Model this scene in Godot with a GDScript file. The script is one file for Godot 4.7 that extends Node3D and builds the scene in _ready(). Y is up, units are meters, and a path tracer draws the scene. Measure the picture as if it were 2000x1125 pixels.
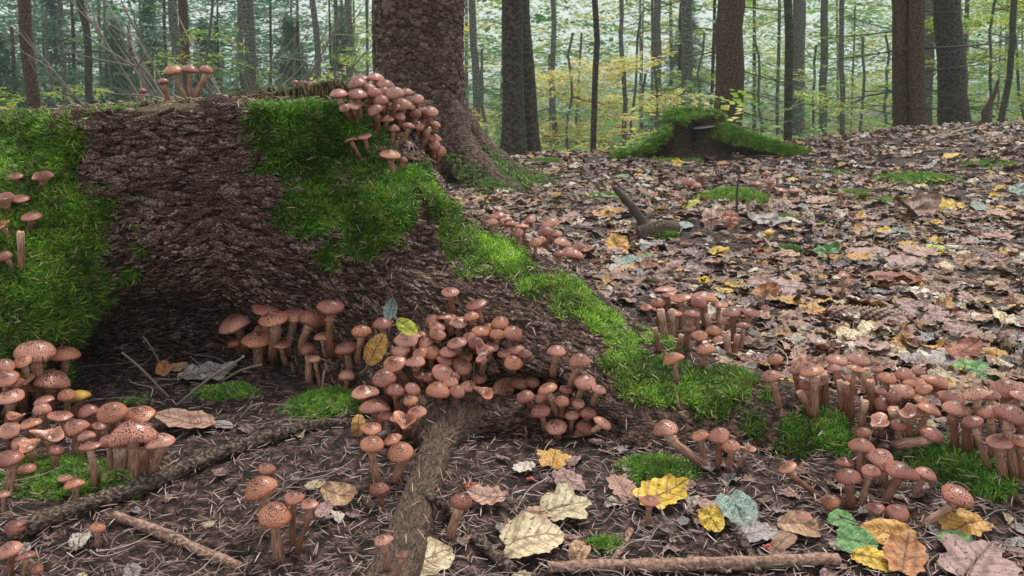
extends Node3D

const CAM := Vector3(0, 0.45, 0)
const PITCH := 14.5
const F := 1570.0

var rng := RandomNumberGenerator.new()
var n_fine := FastNoiseLite.new()
var n_low := FastNoiseLite.new()
var n_cell := FastNoiseLite.new()
var taken := {}
var M := {}
var fwd := Vector3.ZERO
var upv := Vector3.ZERO

# ---------------------------------------------------------------- helpers
func R(a: float, b: float) -> float:
	return rng.randf_range(a, b)

func numbered(called: String) -> String:
	var n: int = taken.get(called, 0)
	taken[called] = n + 1
	return called if n == 0 else "%s_%03d" % [called, n]

func ray(px: float, py: float) -> Vector3:
	return fwd + Vector3.RIGHT * ((px - 1000.0) / F) - upv * ((py - 562.5) / F)

func pt(px: float, py: float, t: float) -> Vector3:
	return CAM + ray(px, py) * t

func proj(p: Vector3) -> Vector2:
	var v := p - CAM
	var d := v.dot(fwd)
	return Vector2(1000.0 + F * v.x / d, 562.5 - F * v.dot(upv) / d)

func depth_of(p: Vector3) -> float:
	return (p - CAM).dot(fwd)

func tag(o: Node, label: String, category: String, group := "", kind := "") -> void:
	o.set_meta("label", label)
	o.set_meta("category", category)
	if group:
		o.set_meta("group", group)
	if kind:
		o.set_meta("kind", kind)

func thing(called: String, label: String, category: String, at := Vector3.ZERO, group := "") -> Node3D:
	var o := Node3D.new()
	o.name = numbered(called)
	o.position = at
	add_child(o, true)
	tag(o, label, category, group)
	return o

func part(called: String, mesh: Mesh, mat: Material, parent: Node = null) -> MeshInstance3D:
	var o := MeshInstance3D.new()
	o.mesh = mesh
	o.material_override = mat
	if parent == null:
		o.name = numbered(called)
		add_child(o, true)
	else:
		o.name = called
		parent.add_child(o, true)
	return o

func many(called: String, mesh: Mesh, mat: Material, xf: Array, cols: Array, parent: Node = null) -> MultiMeshInstance3D:
	var m := MultiMesh.new()
	m.transform_format = MultiMesh.TRANSFORM_3D
	m.use_colors = cols.size() > 0
	m.mesh = mesh
	m.instance_count = xf.size()
	for i in xf.size():
		m.set_instance_transform(i, xf[i])
		if cols.size() > 0:
			m.set_instance_color(i, cols[i])
	var o := MultiMeshInstance3D.new()
	o.multimesh = m
	o.material_override = mat
	o.set_meta("kind", "stuff")
	if parent == null:
		o.name = numbered(called)
		add_child(o, true)
	else:
		o.name = called
		parent.add_child(o, true)
	return o

func mk(v: PackedVector3Array, idx: PackedInt32Array, uv = null, col = null, closed := false) -> ArrayMesh:
	if closed:
		var vol := 0.0
		var c := Vector3.ZERO
		for p in v:
			c += p
		c /= float(v.size())
		for i in range(0, idx.size(), 3):
			vol += (v[idx[i]] - c).dot((v[idx[i + 1]] - c).cross(v[idx[i + 2]] - c))
		if vol > 0.0:
			for i in range(0, idx.size(), 3):
				var k := idx[i + 1]
				idx[i + 1] = idx[i + 2]
				idx[i + 2] = k
	var nn := PackedVector3Array()
	nn.resize(v.size())
	for i in range(0, idx.size(), 3):
		var a := idx[i]
		var b := idx[i + 1]
		var d := idx[i + 2]
		var fn := (v[d] - v[a]).cross(v[b] - v[a])
		nn[a] += fn
		nn[b] += fn
		nn[d] += fn
	for i in nn.size():
		nn[i] = nn[i].normalized() if nn[i].length_squared() > 1e-20 else Vector3.UP
	var arr := []
	arr.resize(Mesh.ARRAY_MAX)
	arr[Mesh.ARRAY_VERTEX] = v
	arr[Mesh.ARRAY_NORMAL] = nn
	arr[Mesh.ARRAY_INDEX] = idx
	if uv != null:
		arr[Mesh.ARRAY_TEX_UV] = uv
	if col != null:
		arr[Mesh.ARRAY_COLOR] = col
	var m := ArrayMesh.new()
	m.add_surface_from_arrays(Mesh.PRIMITIVE_TRIANGLES, arr)
	return m

func grid_idx(rows: int, cols: int, wrap: bool, base := 0) -> PackedInt32Array:
	var out := PackedInt32Array()
	for i in rows - 1:
		for j in (cols if wrap else cols - 1):
			var a := base + i * cols + j
			var b := base + i * cols + (j + 1) % cols
			var c := a + cols
			var d := b + cols
			out.append_array(PackedInt32Array([a, b, c, b, d, c]))
	return out

func frame_of(t: Vector3) -> Basis:
	var y := t.normalized()
	var x := y.cross(Vector3(0.13, 0.2, 0.97)).normalized()
	if x.length() < 0.5:
		x = y.cross(Vector3.RIGHT).normalized()
	return Basis(x, y, x.cross(y))

# a tube through points; rough pushes the skin in and out; the ends are closed
func tube(pts: Array, radii: Array, sides: int, rough := 0.0, freq := 60.0, per_m := 8.0) -> ArrayMesh:
	var v := PackedVector3Array()
	var uv := PackedVector2Array()
	var n := pts.size()
	var x := Vector3.ZERO
	var run := 0.0
	for i in n + 2:
		var k: int = clampi(i - 1, 0, n - 1)
		var t: Vector3 = (pts[mini(k + 1, n - 1)] - pts[maxi(k - 1, 0)]).normalized()
		if x == Vector3.ZERO:
			x = frame_of(t).x
		x = (x - t * x.dot(t)).normalized()
		var z := x.cross(t)
		if i > 1 and k > 0:
			run += (pts[k] - pts[k - 1]).length() if i <= n else 0.0
		for j in sides:
			var a := TAU * j / sides
			var dir := x * cos(a) + z * sin(a)
			var r: float = radii[k]
			if i == 0 or i == n + 1:
				r *= 0.02
			var p: Vector3 = pts[k] + dir * r
			if rough > 0.0:
				p += dir * r * rough * n_fine.get_noise_3dv(p * freq)
			v.append(p)
			uv.append(Vector2(float(j) / sides, run * per_m))
	return mk(v, grid_idx(n + 2, sides, true), uv, null, true)

func curve_pts(a: Vector3, b: Vector3, c: Vector3, d: Vector3, n: int) -> Array:
	var out := []
	for i in n:
		out.append(a.bezier_interpolate(b, c, d, i / float(n - 1)))
	return out

func poly_pts(keys: Array, n: int, wob := 0.0) -> Array:
	var cv := Curve3D.new()
	for i in keys.size():
		var t: Vector3 = (keys[mini(i + 1, keys.size() - 1)] - keys[maxi(i - 1, 0)]) / 6.0
		cv.add_point(keys[i], -t, t)
	var out := []
	var l := cv.get_baked_length()
	for i in n:
		var p := cv.sample_baked(l * i / float(n - 1), true)
		if wob > 0.0:
			p += Vector3(n_low.get_noise_3dv(p * 9.0), n_low.get_noise_3dv(p * 9.0 + Vector3(40, 0, 0)), n_low.get_noise_3dv(p * 9.0 + Vector3(0, 70, 0))) * wob
		out.append(p)
	return out

# ---------------------------------------------------------------- the lie of the land
var mounds := []   # centre x, z, radius, height

func gh(x: float, z: float) -> float:
	var d := -z
	var y := 0.014 * n_low.get_noise_2d(x * 2.2, z * 2.2) + 0.006 * n_fine.get_noise_2d(x * 14.0, z * 14.0)
	y -= 0.022 * clampf((d - 2.0) / 2.5, 0.0, 1.0)
	y += 0.12 * smoothstep(1.5, 3.4, x) * clampf((d - 2.0) / 2.5, 0.0, 1.0)
	y += 0.025 * n_low.get_noise_2d(x * 0.5 + 31.0, z * 0.5) * clampf((d - 1.5) / 3.0, 0.0, 1.0)
	var crest := 5.0 + 0.35 * clampf(x, -1.0, 6.0)
	if d > crest:
		var e := d - crest
		y -= 2.6 * (1.0 - exp(-e * e / (e + 3.0) * 0.24))
	for m in mounds:
		var q: float = ((x - m.x) * (x - m.x) + (z - m.y) * (z - m.y)) / (m.z * m.z)
		if q < 4.0:
			y += m.w * exp(-q * 1.8)
	return y

# ---------------------------------------------------------------- the stump and its roots as a distance field
var cap_a := PackedVector3Array()
var cap_ba := PackedVector3Array()
var cap_ra := PackedFloat32Array()
var cap_dr := PackedFloat32Array()
var cap_il := PackedFloat32Array()
var cap_last := PackedByteArray()
const SC := Vector2(-0.50, -1.50)
const TOP := 0.413

func add_limb(keys: Array) -> void:
	for i in keys.size() - 1:
		var a: Array = keys[i]
		var b: Array = keys[i + 1]
		var pa := Vector3(a[0], a[1], a[2])
		var pb := Vector3(b[0], b[1], b[2])
		cap_a.append(pa)
		cap_ba.append(pb - pa)
		cap_ra.append(a[3] + 0.007)
		cap_last.append(1 if i == keys.size() - 2 else 0)
		cap_dr.append(b[3] - a[3])
		cap_il.append(1.0 / maxf((pb - pa).length_squared(), 1e-9))

var after := 0

func join_limbs(p: Vector3, d0: float, from: int, to: int) -> float:
	var d := d0
	var limb := 1e9
	for i in range(from, to):
		var pa := p - cap_a[i]
		var h := clampf(pa.dot(cap_ba[i]) * cap_il[i], 0.0, 1.0)
		limb = minf(limb, (pa - cap_ba[i] * h).length() - cap_ra[i] - cap_dr[i] * h)
		if cap_last[i] == 0:
			continue
		var e := limb
		limb = 1e9
		var k := 0.045
		var g := maxf(k - absf(d - e), 0.0) / k
		d = minf(d, e) - g * g * k * 0.25
	return d

func sdf(p: Vector3) -> float:
	var q := Vector2(p.x - SC.x, p.z - SC.y)
	var rho := q.length()
	var th := atan2(q.y, q.x)
	var r := 0.332 + 0.012 * sin(th * 3.0 + 0.6) + 0.010 * sin(th * 7.0 + 1.0) + 0.006 * sin(th * 13.0)
	r += 0.03 * exp(-maxf(p.y, 0.0) * 9.0) * (0.3 + sin(th * 5.0 + 1.2)) - 0.03 * clampf(1.0 - p.y * 5.0, 0.0, 1.0)
	var d := (rho - r) * 0.92
	d = join_limbs(p, d, 0, after)
	# the hollow under the mushrooms in the middle
	var c := (p - Vector3(0.015, 0.024, -0.955)) * Vector3(0.95, 2.3, 1.0)
	var cave := 0.122 - c.length()
	d = maxf(d, cave * 0.45)
	# the dark recess at the left, between the roots
	c = (p - Vector3(-0.52, 0.03, -1.185)) * Vector3(0.62, 1.0, 1.0)
	var kk := 0.05
	var cv := 0.095 - c.length()
	var g2 := maxf(kk - absf(d - cv), 0.0) / kk
	d = maxf(d, cv) + g2 * g2 * kk * 0.25
	d = join_limbs(p, d, after, cap_a.size())
	# sawn top, a little uneven
	var top := p.y - (TOP + 0.05 * (p.x + 0.5) * (1.0 if p.x < -0.5 else 0.25) + 0.004 * sin(p.x * 40.0) * cos(p.z * 31.0))
	var gg := maxf(0.02 - absf(d - top), 0.0) / 0.02
	return maxf(d, top) + gg * gg * 0.02 * 0.25

func sdf_normal(p: Vector3) -> Vector3:
	var e := 0.004
	return Vector3(sdf(p + Vector3(e, 0, 0)) - sdf(p - Vector3(e, 0, 0)), sdf(p + Vector3(0, e, 0)) - sdf(p - Vector3(0, e, 0)), sdf(p + Vector3(0, 0, e)) - sdf(p - Vector3(0, 0, e))).normalized()

func ground_normal(x: float, z: float) -> Vector3:
	var e := 0.02
	return Vector3(gh(x - e, z) - gh(x + e, z), 2.0 * e, gh(x, z - e) - gh(x, z + e)).normalized()

# what a line of sight meets first: [place, normal, on the stump]
func hit(px: float, py: float) -> Array:
	var d := ray(px, py)
	var l := d.length()
	d /= l
	var t := 0.3
	for i in 160:
		var p := CAM + d * t
		var s := 1.0
		if t < 2.6:
			s = sdf(p) * 0.8
		var g := (p.y - gh(p.x, p.z)) * (0.7 if t < 3.0 else 0.9)
		if s < 0.0012:
			return [p, sdf_normal(p), true]
		if g < 0.0012:
			return [p, ground_normal(p.x, p.z), false]
		t += maxf(minf(s, g), 0.001)
		if t > 60.0:
			break
	return [CAM + d * minf(t, 60.0), Vector3.UP, false]

# surface nets over a field, finest cells only near the surface
func nets(lo: Vector3, hi: Vector3, cell: float) -> Array:
	var nx := int(ceil((hi.x - lo.x) / cell / 4.0)) * 4
	var ny := int(ceil((hi.y - lo.y) / cell / 4.0)) * 4
	var nz := int(ceil((hi.z - lo.z) / cell / 4.0)) * 4
	var sx := nx + 1
	var sxy := sx * (ny + 1)
	var val := PackedFloat32Array()
	val.resize(sxy * (nz + 1))
	val.fill(1e9)
	var blocks := []
	var reach := cell * 4.0
	for bz in range(0, nz, 4):
		for by in range(0, ny, 4):
			for bx in range(0, nx, 4):
				if absf(sdf(lo + Vector3(bx + 2, by + 2, bz + 2) * cell)) < reach:
					blocks.append(Vector3i(bx, by, bz))
					for k in 5:
						for j in 5:
							for i in 5:
								var at := (bz + k) * sxy + (by + j) * sx + bx + i
								if val[at] > 1e8:
									val[at] = sdf(lo + Vector3(bx + i, by + j, bz + k) * cell)
	var vid := {}
	var v := PackedVector3Array()
	var off := [0, 1, sx, sx + 1, sxy, sxy + 1, sxy + sx, sxy + sx + 1]
	var ed := [[0, 1], [2, 3], [4, 5], [6, 7], [0, 2], [1, 3], [4, 6], [5, 7], [0, 4], [1, 5], [2, 6], [3, 7]]
	for b in blocks:
		for k in 4:
			for j in 4:
				for i in 4:
					var at: int = (b.z + k) * sxy + (b.y + j) * sx + b.x + i
					var neg := 0
					for o in off:
						if val[at + o] < 0.0:
							neg += 1
					if neg == 0 or neg == 8:
						continue
					var sum := Vector3.ZERO
					var cnt := 0.0
					for e in ed:
						var a: float = val[at + off[e[0]]]
						var c: float = val[at + off[e[1]]]
						if (a < 0.0) != (c < 0.0):
							var f := a / (a - c)
							var o0: int = e[0]
							var o1: int = e[1]
							var p0 := Vector3(o0 & 1, (o0 >> 1) & 1, o0 >> 2)
							var p1 := Vector3(o1 & 1, (o1 >> 1) & 1, o1 >> 2)
							sum += p0.lerp(p1, f)
							cnt += 1.0
					vid[at] = v.size()
					v.append(lo + (Vector3(b.x + i, b.y + j, b.z + k) + sum / cnt) * cell)
	var idx := PackedInt32Array()
	for at in vid:
		for ax in 3:
			var o: int = [1, sx, sxy][ax]
			var o1: int = [sx, sxy, 1][ax]
			var o2: int = [sxy, 1, sx][ax]
			var a: float = val[at]
			var c: float = val[at + o]
			if c > 1e8 or (a < 0.0) == (c < 0.0):
				continue
			if not (vid.has(at - o1) and vid.has(at - o2) and vid.has(at - o1 - o2)):
				continue
			var q := [vid[at], vid[at - o1], vid[at - o1 - o2], vid[at - o2]]
			if a < 0.0:
				idx.append_array(PackedInt32Array([q[0], q[2], q[1], q[0], q[3], q[2]]))
			else:
				idx.append_array(PackedInt32Array([q[0], q[1], q[2], q[0], q[2], q[3]]))
	return [v, idx]

# ---------------------------------------------------------------- materials
func S(r: float, g: float, b: float) -> Color:
	return Color(r, g, b).linear_to_srgb()

func noise_tex(seed_: int, freq: float, oct: int, kind: int, stops: Array, size := 512) -> NoiseTexture2D:
	var n := FastNoiseLite.new()
	n.seed = seed_
	n.noise_type = kind
	n.frequency = freq
	n.fractal_octaves = oct
	if kind == FastNoiseLite.TYPE_CELLULAR:
		n.cellular_return_type = FastNoiseLite.RETURN_DISTANCE2_SUB
		n.fractal_type = FastNoiseLite.FRACTAL_NONE
		n.domain_warp_enabled = true
		n.domain_warp_amplitude = 22.0
		n.domain_warp_frequency = 0.02
	var t := NoiseTexture2D.new()
	t.width = size
	t.height = size
	t.seamless = true
	t.noise = n
	if stops.size():
		var g := Gradient.new()
		var offs := PackedFloat32Array()
		var cs := PackedColorArray()
		for s in stops:
			offs.append(s[0])
			cs.append(s[1])
		g.offsets = offs
		g.colors = cs
		t.color_ramp = g
	return t

func bark_mat(called: String, seed_: int, dark: Color, mid: Color, pale: Color, scale: Vector3, relief: float, cell_freq := 0.03) -> StandardMaterial3D:
	var m := StandardMaterial3D.new()
	m.resource_name = called
	m.albedo_texture = noise_tex(seed_, 0.022, 5, FastNoiseLite.TYPE_SIMPLEX_SMOOTH, [[0.0, dark], [0.35, dark], [0.52, mid], [0.68, mid.lerp(pale, 0.4)], [1.0, pale]])
	m.heightmap_enabled = true
	if cell_freq > 0.0:
		m.heightmap_texture = noise_tex(seed_ + 5, cell_freq, 1, FastNoiseLite.TYPE_CELLULAR, [])
	else:
		m.heightmap_texture = noise_tex(seed_ + 5, -cell_freq, 5, FastNoiseLite.TYPE_SIMPLEX_SMOOTH, [])
	m.heightmap_scale = relief
	m.roughness = 0.85
	m.metallic_specular = 0.4
	m.uv1_triplanar = true
	m.uv1_world_triplanar = true
	m.uv1_triplanar_sharpness = 4.0
	m.uv1_scale = scale
	return m

func plain(called: String, c: Color, rough := 0.8, vertex := false, back := 0.0) -> StandardMaterial3D:
	var m := StandardMaterial3D.new()
	m.resource_name = called
	m.albedo_color = c
	m.roughness = rough
	m.vertex_color_use_as_albedo = vertex
	if back > 0.0:
		m.backlight_enabled = true
		m.backlight = Color(back, back, back)
	return m

# pores, scales and warm rim of a young cap, seen from above
func cap_image(seed_: int, scale_size: float, dens: float) -> Array:
	var s := 256
	var im := Image.create_empty(s, s, false, Image.FORMAT_RGB8)
	var hm := Image.create_empty(s, s, false, Image.FORMAT_RGB8)
	var cell := FastNoiseLite.new()
	cell.seed = seed_
	cell.noise_type = FastNoiseLite.TYPE_CELLULAR
	cell.cellular_return_type = FastNoiseLite.RETURN_DISTANCE
	cell.frequency = 1.0
	cell.fractal_type = FastNoiseLite.FRACTAL_NONE
	cell.cellular_jitter = 1.0
	var soft := FastNoiseLite.new()
	soft.seed = seed_ + 1
	soft.frequency = 0.018
	soft.fractal_octaves = 4
	var inner := Color(0.43, 0.24, 0.19)
	var ring := Color(0.635, 0.415, 0.36)
	var rim := Color(0.73, 0.51, 0.445)
	var fleck := Color(0.21, 0.09, 0.065)
	var pale := Color(0.90, 0.71, 0.63)
	for y in s:
		for x in s:
			var p := Vector2(x - 127.5, y - 127.5) / 127.5
			var r := p.length()
			var a := p.angle()
			var c := inner.lerp(ring, smoothstep(0.15, 0.75, r)).lerp(rim, smoothstep(0.7, 1.0, r))
			var w := soft.get_noise_2d(x, y)
			c = c.lerp(pale, clampf(w * 0.55 + 0.03, 0.0, 0.35))
			# flecks stretched outwards from the middle
			var f := cell.get_noise_2d(p.x * scale_size + 30.0, p.y * scale_size) * 0.5 + 0.5
			var size := 0.235 * dens * (1.0 - 0.62 * smoothstep(0.35, 1.0, r)) * (0.85 + 0.7 * w)
			var k := smoothstep(size + 0.05, size - 0.04, f)
			var lit := smoothstep(size + 0.22, size + 0.08, f) * (1.0 - k) * 0.5 * (1.0 - smoothstep(0.75, 1.0, r))
			c = c.lerp(pale, lit).lerp(fleck, k * 0.92)
			c = c.darkened(0.06 * sin(a * 60.0) * smoothstep(0.75, 1.0, r))
			im.set_pixel(x, y, c)
			var hh := 0.4 + 0.5 * k + 0.1 * w
			hm.set_pixel(x, y, Color(hh, hh, hh))
	return [ImageTexture.create_from_image(im), ImageTexture.create_from_image(hm)]

func stem_image() -> ImageTexture:
	var im := Image.create_empty(64, 256, false, Image.FORMAT_RGB8)
	var n := FastNoiseLite.new()
	n.seed = 9
	n.frequency = 0.12
	n.fractal_octaves = 4
	for y in 256:
		var v := y / 255.0     # 0 at the foot, 1 under the cap
		for x in 64:
			var c := Color(0.37, 0.235, 0.19).lerp(Color(0.575, 0.425, 0.355), smoothstep(0.0, 0.45, v)).lerp(Color(0.78, 0.66, 0.58), smoothstep(0.55, 0.95, v))
			var k := n.get_noise_2d(cos(x / 64.0 * TAU) * 24.0 + 80.0, sin(x / 64.0 * TAU) * 24.0 + y * 0.12)
			c = c.lerp(Color(0.90, 0.74, 0.62), clampf(k * 0.9, 0.0, 0.5)).lerp(Color(0.30, 0.13, 0.09), clampf(-k * 0.9, 0.0, 0.45))
			im.set_pixel(x, y, c)
	return ImageTexture.create_from_image(im)

func gill_image() -> ImageTexture:
	var im := Image.create_empty(512, 8, false, Image.FORMAT_RGB8)
	for x in 512:
		var k := 0.5 + 0.5 * sin(x / 512.0 * TAU * 60.0)
		for y in 8:
			im.set_pixel(x, y, Color(0.60, 0.42, 0.33).lerp(Color(0.86, 0.70, 0.56), k))
	return ImageTexture.create_from_image(im)

# veins and blotches of a dead leaf: u runs along the midrib, v across
func leaf_image(seed_: int, veins: float, spots: float) -> Array:
	var w := 256
	var im := Image.create_empty(w, w, false, Image.FORMAT_RGB8)
	var hm := Image.create_empty(w, w, false, Image.FORMAT_RGB8)
	var n := FastNoiseLite.new()
	n.seed = seed_
	n.frequency = 0.016
	n.fractal_octaves = 5
	var f := FastNoiseLite.new()
	f.seed = seed_ + 3
	f.noise_type = FastNoiseLite.TYPE_CELLULAR
	f.frequency = 0.055
	f.fractal_type = FastNoiseLite.FRACTAL_NONE
	for y in w:
		for x in w:
			var u := x / 255.0
			var v := absf(y / 255.0 - 0.5) * 2.0
			var k := n.get_noise_2d(x, y)
			var c := Color(0.86, 0.84, 0.82).lerp(Color(1, 0.97, 0.93), clampf(k * 1.6 + 0.5, 0.0, 1.0)).lerp(Color(0.62, 0.50, 0.42), clampf(-k * 1.7 - 0.2, 0.0, 0.6))
			var ph := fposmod((u - v * 0.30) * veins + 0.04 * k, 1.0)
			var side := smoothstep(0.12, 0.03, absf(ph - 0.5)) * (1.0 - 0.6 * v)
			var mid := smoothstep(0.05, 0.018, v)
			var vein := maxf(side * 0.75, mid)
			c = c.lerp(Color(0.52, 0.40, 0.36), vein * 0.8)
			var sp := smoothstep(-0.72, -0.86, f.get_noise_2d(x, y)) * smoothstep(0.0, 0.35, k + spots - 0.3)
			c = c.lerp(Color(0.26, 0.17, 0.13), clampf(sp, 0.0, 1.0) * 0.8)
			im.set_pixel(x, y, c)
			var h := 0.5 + 0.4 * vein + 0.25 * k
			hm.set_pixel(x, y, Color(h, h, h))
	return [ImageTexture.create_from_image(im), ImageTexture.create_from_image(hm)]

func make_materials() -> void:
	M.stump_bark = bark_mat("stump bark", 11, Color(0.13, 0.083, 0.065), Color(0.315, 0.218, 0.178), Color(0.54, 0.425, 0.37), Vector3(6.0, 13.0, 6.0), 2.2, 0.04)
	M.flake = []
	for k in 3:
		var f := bark_mat("bark flake", 60 + k, [Color(0.22, 0.15, 0.125), Color(0.27, 0.195, 0.17), Color(0.17, 0.118, 0.103)][k], [Color(0.41, 0.31, 0.27), Color(0.50, 0.41, 0.375), Color(0.31, 0.225, 0.195)][k], [Color(0.57, 0.48, 0.45), Color(0.68, 0.62, 0.60), Color(0.44, 0.355, 0.33)][k], Vector3(16, 26, 16), 0.25)
		M.flake.append(f)
	M.old_wood = bark_mat("weathered wood", 21, Color(0.17, 0.14, 0.085), Color(0.33, 0.28, 0.175), Color(0.52, 0.46, 0.31), Vector3(16, 3.0, 16), 0.5, -0.03)
	M.root = bark_mat("root bark", 31, Color(0.29, 0.23, 0.195), Color(0.36, 0.285, 0.24), Color(0.46, 0.38, 0.335), Vector3(16, 16, 5), 1.0, -0.03)
	M.spruce = bark_mat("spruce bark", 41, Color(0.22, 0.158, 0.135), Color(0.345, 0.265, 0.23), Color(0.50, 0.42, 0.38), Vector3(3.2, 4.5, 3.2), 1.6, 0.045)
	M.far_spruce = bark_mat("brown bark", 45, Color(0.22, 0.15, 0.12), Color(0.32, 0.23, 0.19), Color(0.44, 0.34, 0.29), Vector3(3.0, 3.0, 3.0), 0.8, 0.04)
	M.grey_bark = bark_mat("grey bark", 51, Color(0.26, 0.26, 0.24), Color(0.37, 0.37, 0.35), Color(0.52, 0.52, 0.49), Vector3(1.6, 3.5, 1.6), 0.3)
	M.dark_bark = bark_mat("dark grey bark", 55, Color(0.175, 0.155, 0.135), Color(0.255, 0.23, 0.205), Color(0.36, 0.33, 0.30), Vector3(2.2, 2.6, 2.2), 0.6)
	M.stick = bark_mat("stick bark", 71, Color(0.46, 0.35, 0.30), Color(0.54, 0.43, 0.375), Color(0.66, 0.56, 0.50), Vector3(11, 11, 11), 0.3, -0.03)
	M.branch = bark_mat("lichened branch", 75, Color(0.17, 0.125, 0.105), Color(0.30, 0.245, 0.21), Color(0.58, 0.53, 0.47), Vector3(14, 14, 14), 0.4, -0.035)
	M.dead_twig = plain("dead twig", Color(0.24, 0.195, 0.165), 0.8)
	M.pale_twig = plain("pale twig", Color(0.46, 0.42, 0.38), 0.8)
	M.soil = bark_mat("forest soil", 81, Color(0.12, 0.08, 0.07), Color(0.23, 0.16, 0.145), Color(0.42, 0.33, 0.30), Vector3(5, 5, 5), 0.6, -0.06)
	M.moss = plain("moss", Color.WHITE, 0.45, true, 0.55)
	M.moss_bed = plain("moss bed", S(0.035, 0.06, 0.014), 0.9)
	M.leaf = plain("leaf", Color.WHITE, 0.5, true, 1.0)
	M.needle = plain("needle", Color.WHITE, 0.55, true)
	M.litter = []
	for k in 3:
		var m := plain("dead leaf", Color.WHITE, 0.62, true, 0.3)
		var t := leaf_image(100 + k * 7, [9.0, 7.0, 6.0][k], [0.15, 0.45, 0.3][k])
		m.albedo_texture = t[0]
		m.heightmap_enabled = true
		m.heightmap_texture = t[1]
		m.heightmap_scale = 0.06
		M.litter.append(m)
	M.cap = []
	for k in 3:
		var t := cap_image(200 + k * 11, [11.5, 9.5, 13.5][k], [1.05, 1.08, 1.0][k])
		for tone in 4:
			var m := StandardMaterial3D.new()
			m.resource_name = "scaly cap"
			m.albedo_texture = t[0]
			m.albedo_color = [Color(0.98, 0.96, 0.95), Color(0.90, 0.84, 0.82), Color(0.97, 0.90, 0.80), Color(0.78, 0.68, 0.66)][tone]
			m.heightmap_enabled = true
			m.heightmap_texture = t[1]
			m.heightmap_scale = 0.09
			m.roughness = 0.36
			m.metallic_specular = 0.5
			M.cap.append(m)
	M.yellow_cap = plain("yellow cap", Color(0.72, 0.55, 0.22), 0.5)
	M.red_cap = plain("dark red cap", Color(0.50, 0.20, 0.15), 0.45)
	M.gill = plain("gills", Color(1, 1, 1), 0.7)
	M.gill.albedo_texture = gill_image()
	M.stem = plain("stem", Color(1, 1, 1), 0.55)
	M.stem.albedo_texture = stem_image()
	M.stem_dark = plain("stem", Color(0.82, 0.74, 0.70), 0.55)
	M.stem_dark.albedo_texture = M.stem.albedo_texture
	M.flesh = plain("torn flesh", Color(0.60, 0.43, 0.35), 0.7)
	M.cone = plain("cone scale", Color(1, 1, 1), 0.5, true)
	M.cone_core = plain("cone core", Color(0.25, 0.15, 0.12), 0.7)
	M.bracket = plain("bracket", Color(0.42, 0.39, 0.41), 0.6)
	M.berry = plain("berry", Color(0.52, 0.22, 0.13), 0.5)

# ---------------------------------------------------------------- stump, bark plates, moss
var stump_v: PackedVector3Array
var stump_n: PackedVector3Array
var stump_i: PackedInt32Array
var moss_patches := []     # each: {label, balls: [[centre, radius]], ...}

func shape_roots() -> void:
	# the big right-hand root that runs down to the ground and away to the right
	add_limb([[-0.30, 0.12, -1.42, 0.18], [-0.14, 0.045, -1.32, 0.19], [0.0, -0.028, -1.225, 0.198], [0.095, -0.09, -1.155, 0.194], [0.19, -0.122, -1.085, 0.202], [0.30, -0.075, -1.03, 0.137], [0.437, -0.06, -0.945, 0.10], [0.53, -0.05, -0.85, 0.085], [0.62, -0.07, -0.72, 0.08]])
	# shoulder under the mushrooms of the stump's corner
	add_limb([[-0.27, 0.30, -1.36, 0.10], [-0.21, 0.20, -1.30, 0.12]])
	# left-hand root, under the thick moss
	add_limb([[-0.84, 0.29, -1.42, 0.11], [-0.72, 0.285, -1.335, 0.115], [-0.735, 0.12, -1.16, 0.115], [-0.79, -0.02, -0.98, 0.11]])
	# toe that carries the small cluster in the middle
	add_limb([[-0.28, 0.0, -1.26, 0.09], [-0.16, -0.03, -1.13, 0.085]])
	after = cap_a.size()
	# root in the dark hollow, and the pale one that crawls towards the viewer
	add_limb([[-0.13, 0.005, -0.985, 0.027], [0.02, 0.004, -1.0, 0.025], [0.1, 0.0, -1.0, 0.03]])
	add_limb([[-0.135, 0.045, -1.12, 0.03], [-0.108, 0.016, -1.03, 0.019], [-0.091, 0.006, -0.95, 0.013], [-0.098, 0.005, -0.85, 0.012], [-0.104, 0.004, -0.74, 0.0155], [-0.116, -0.004, -0.6, 0.020]])

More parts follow.
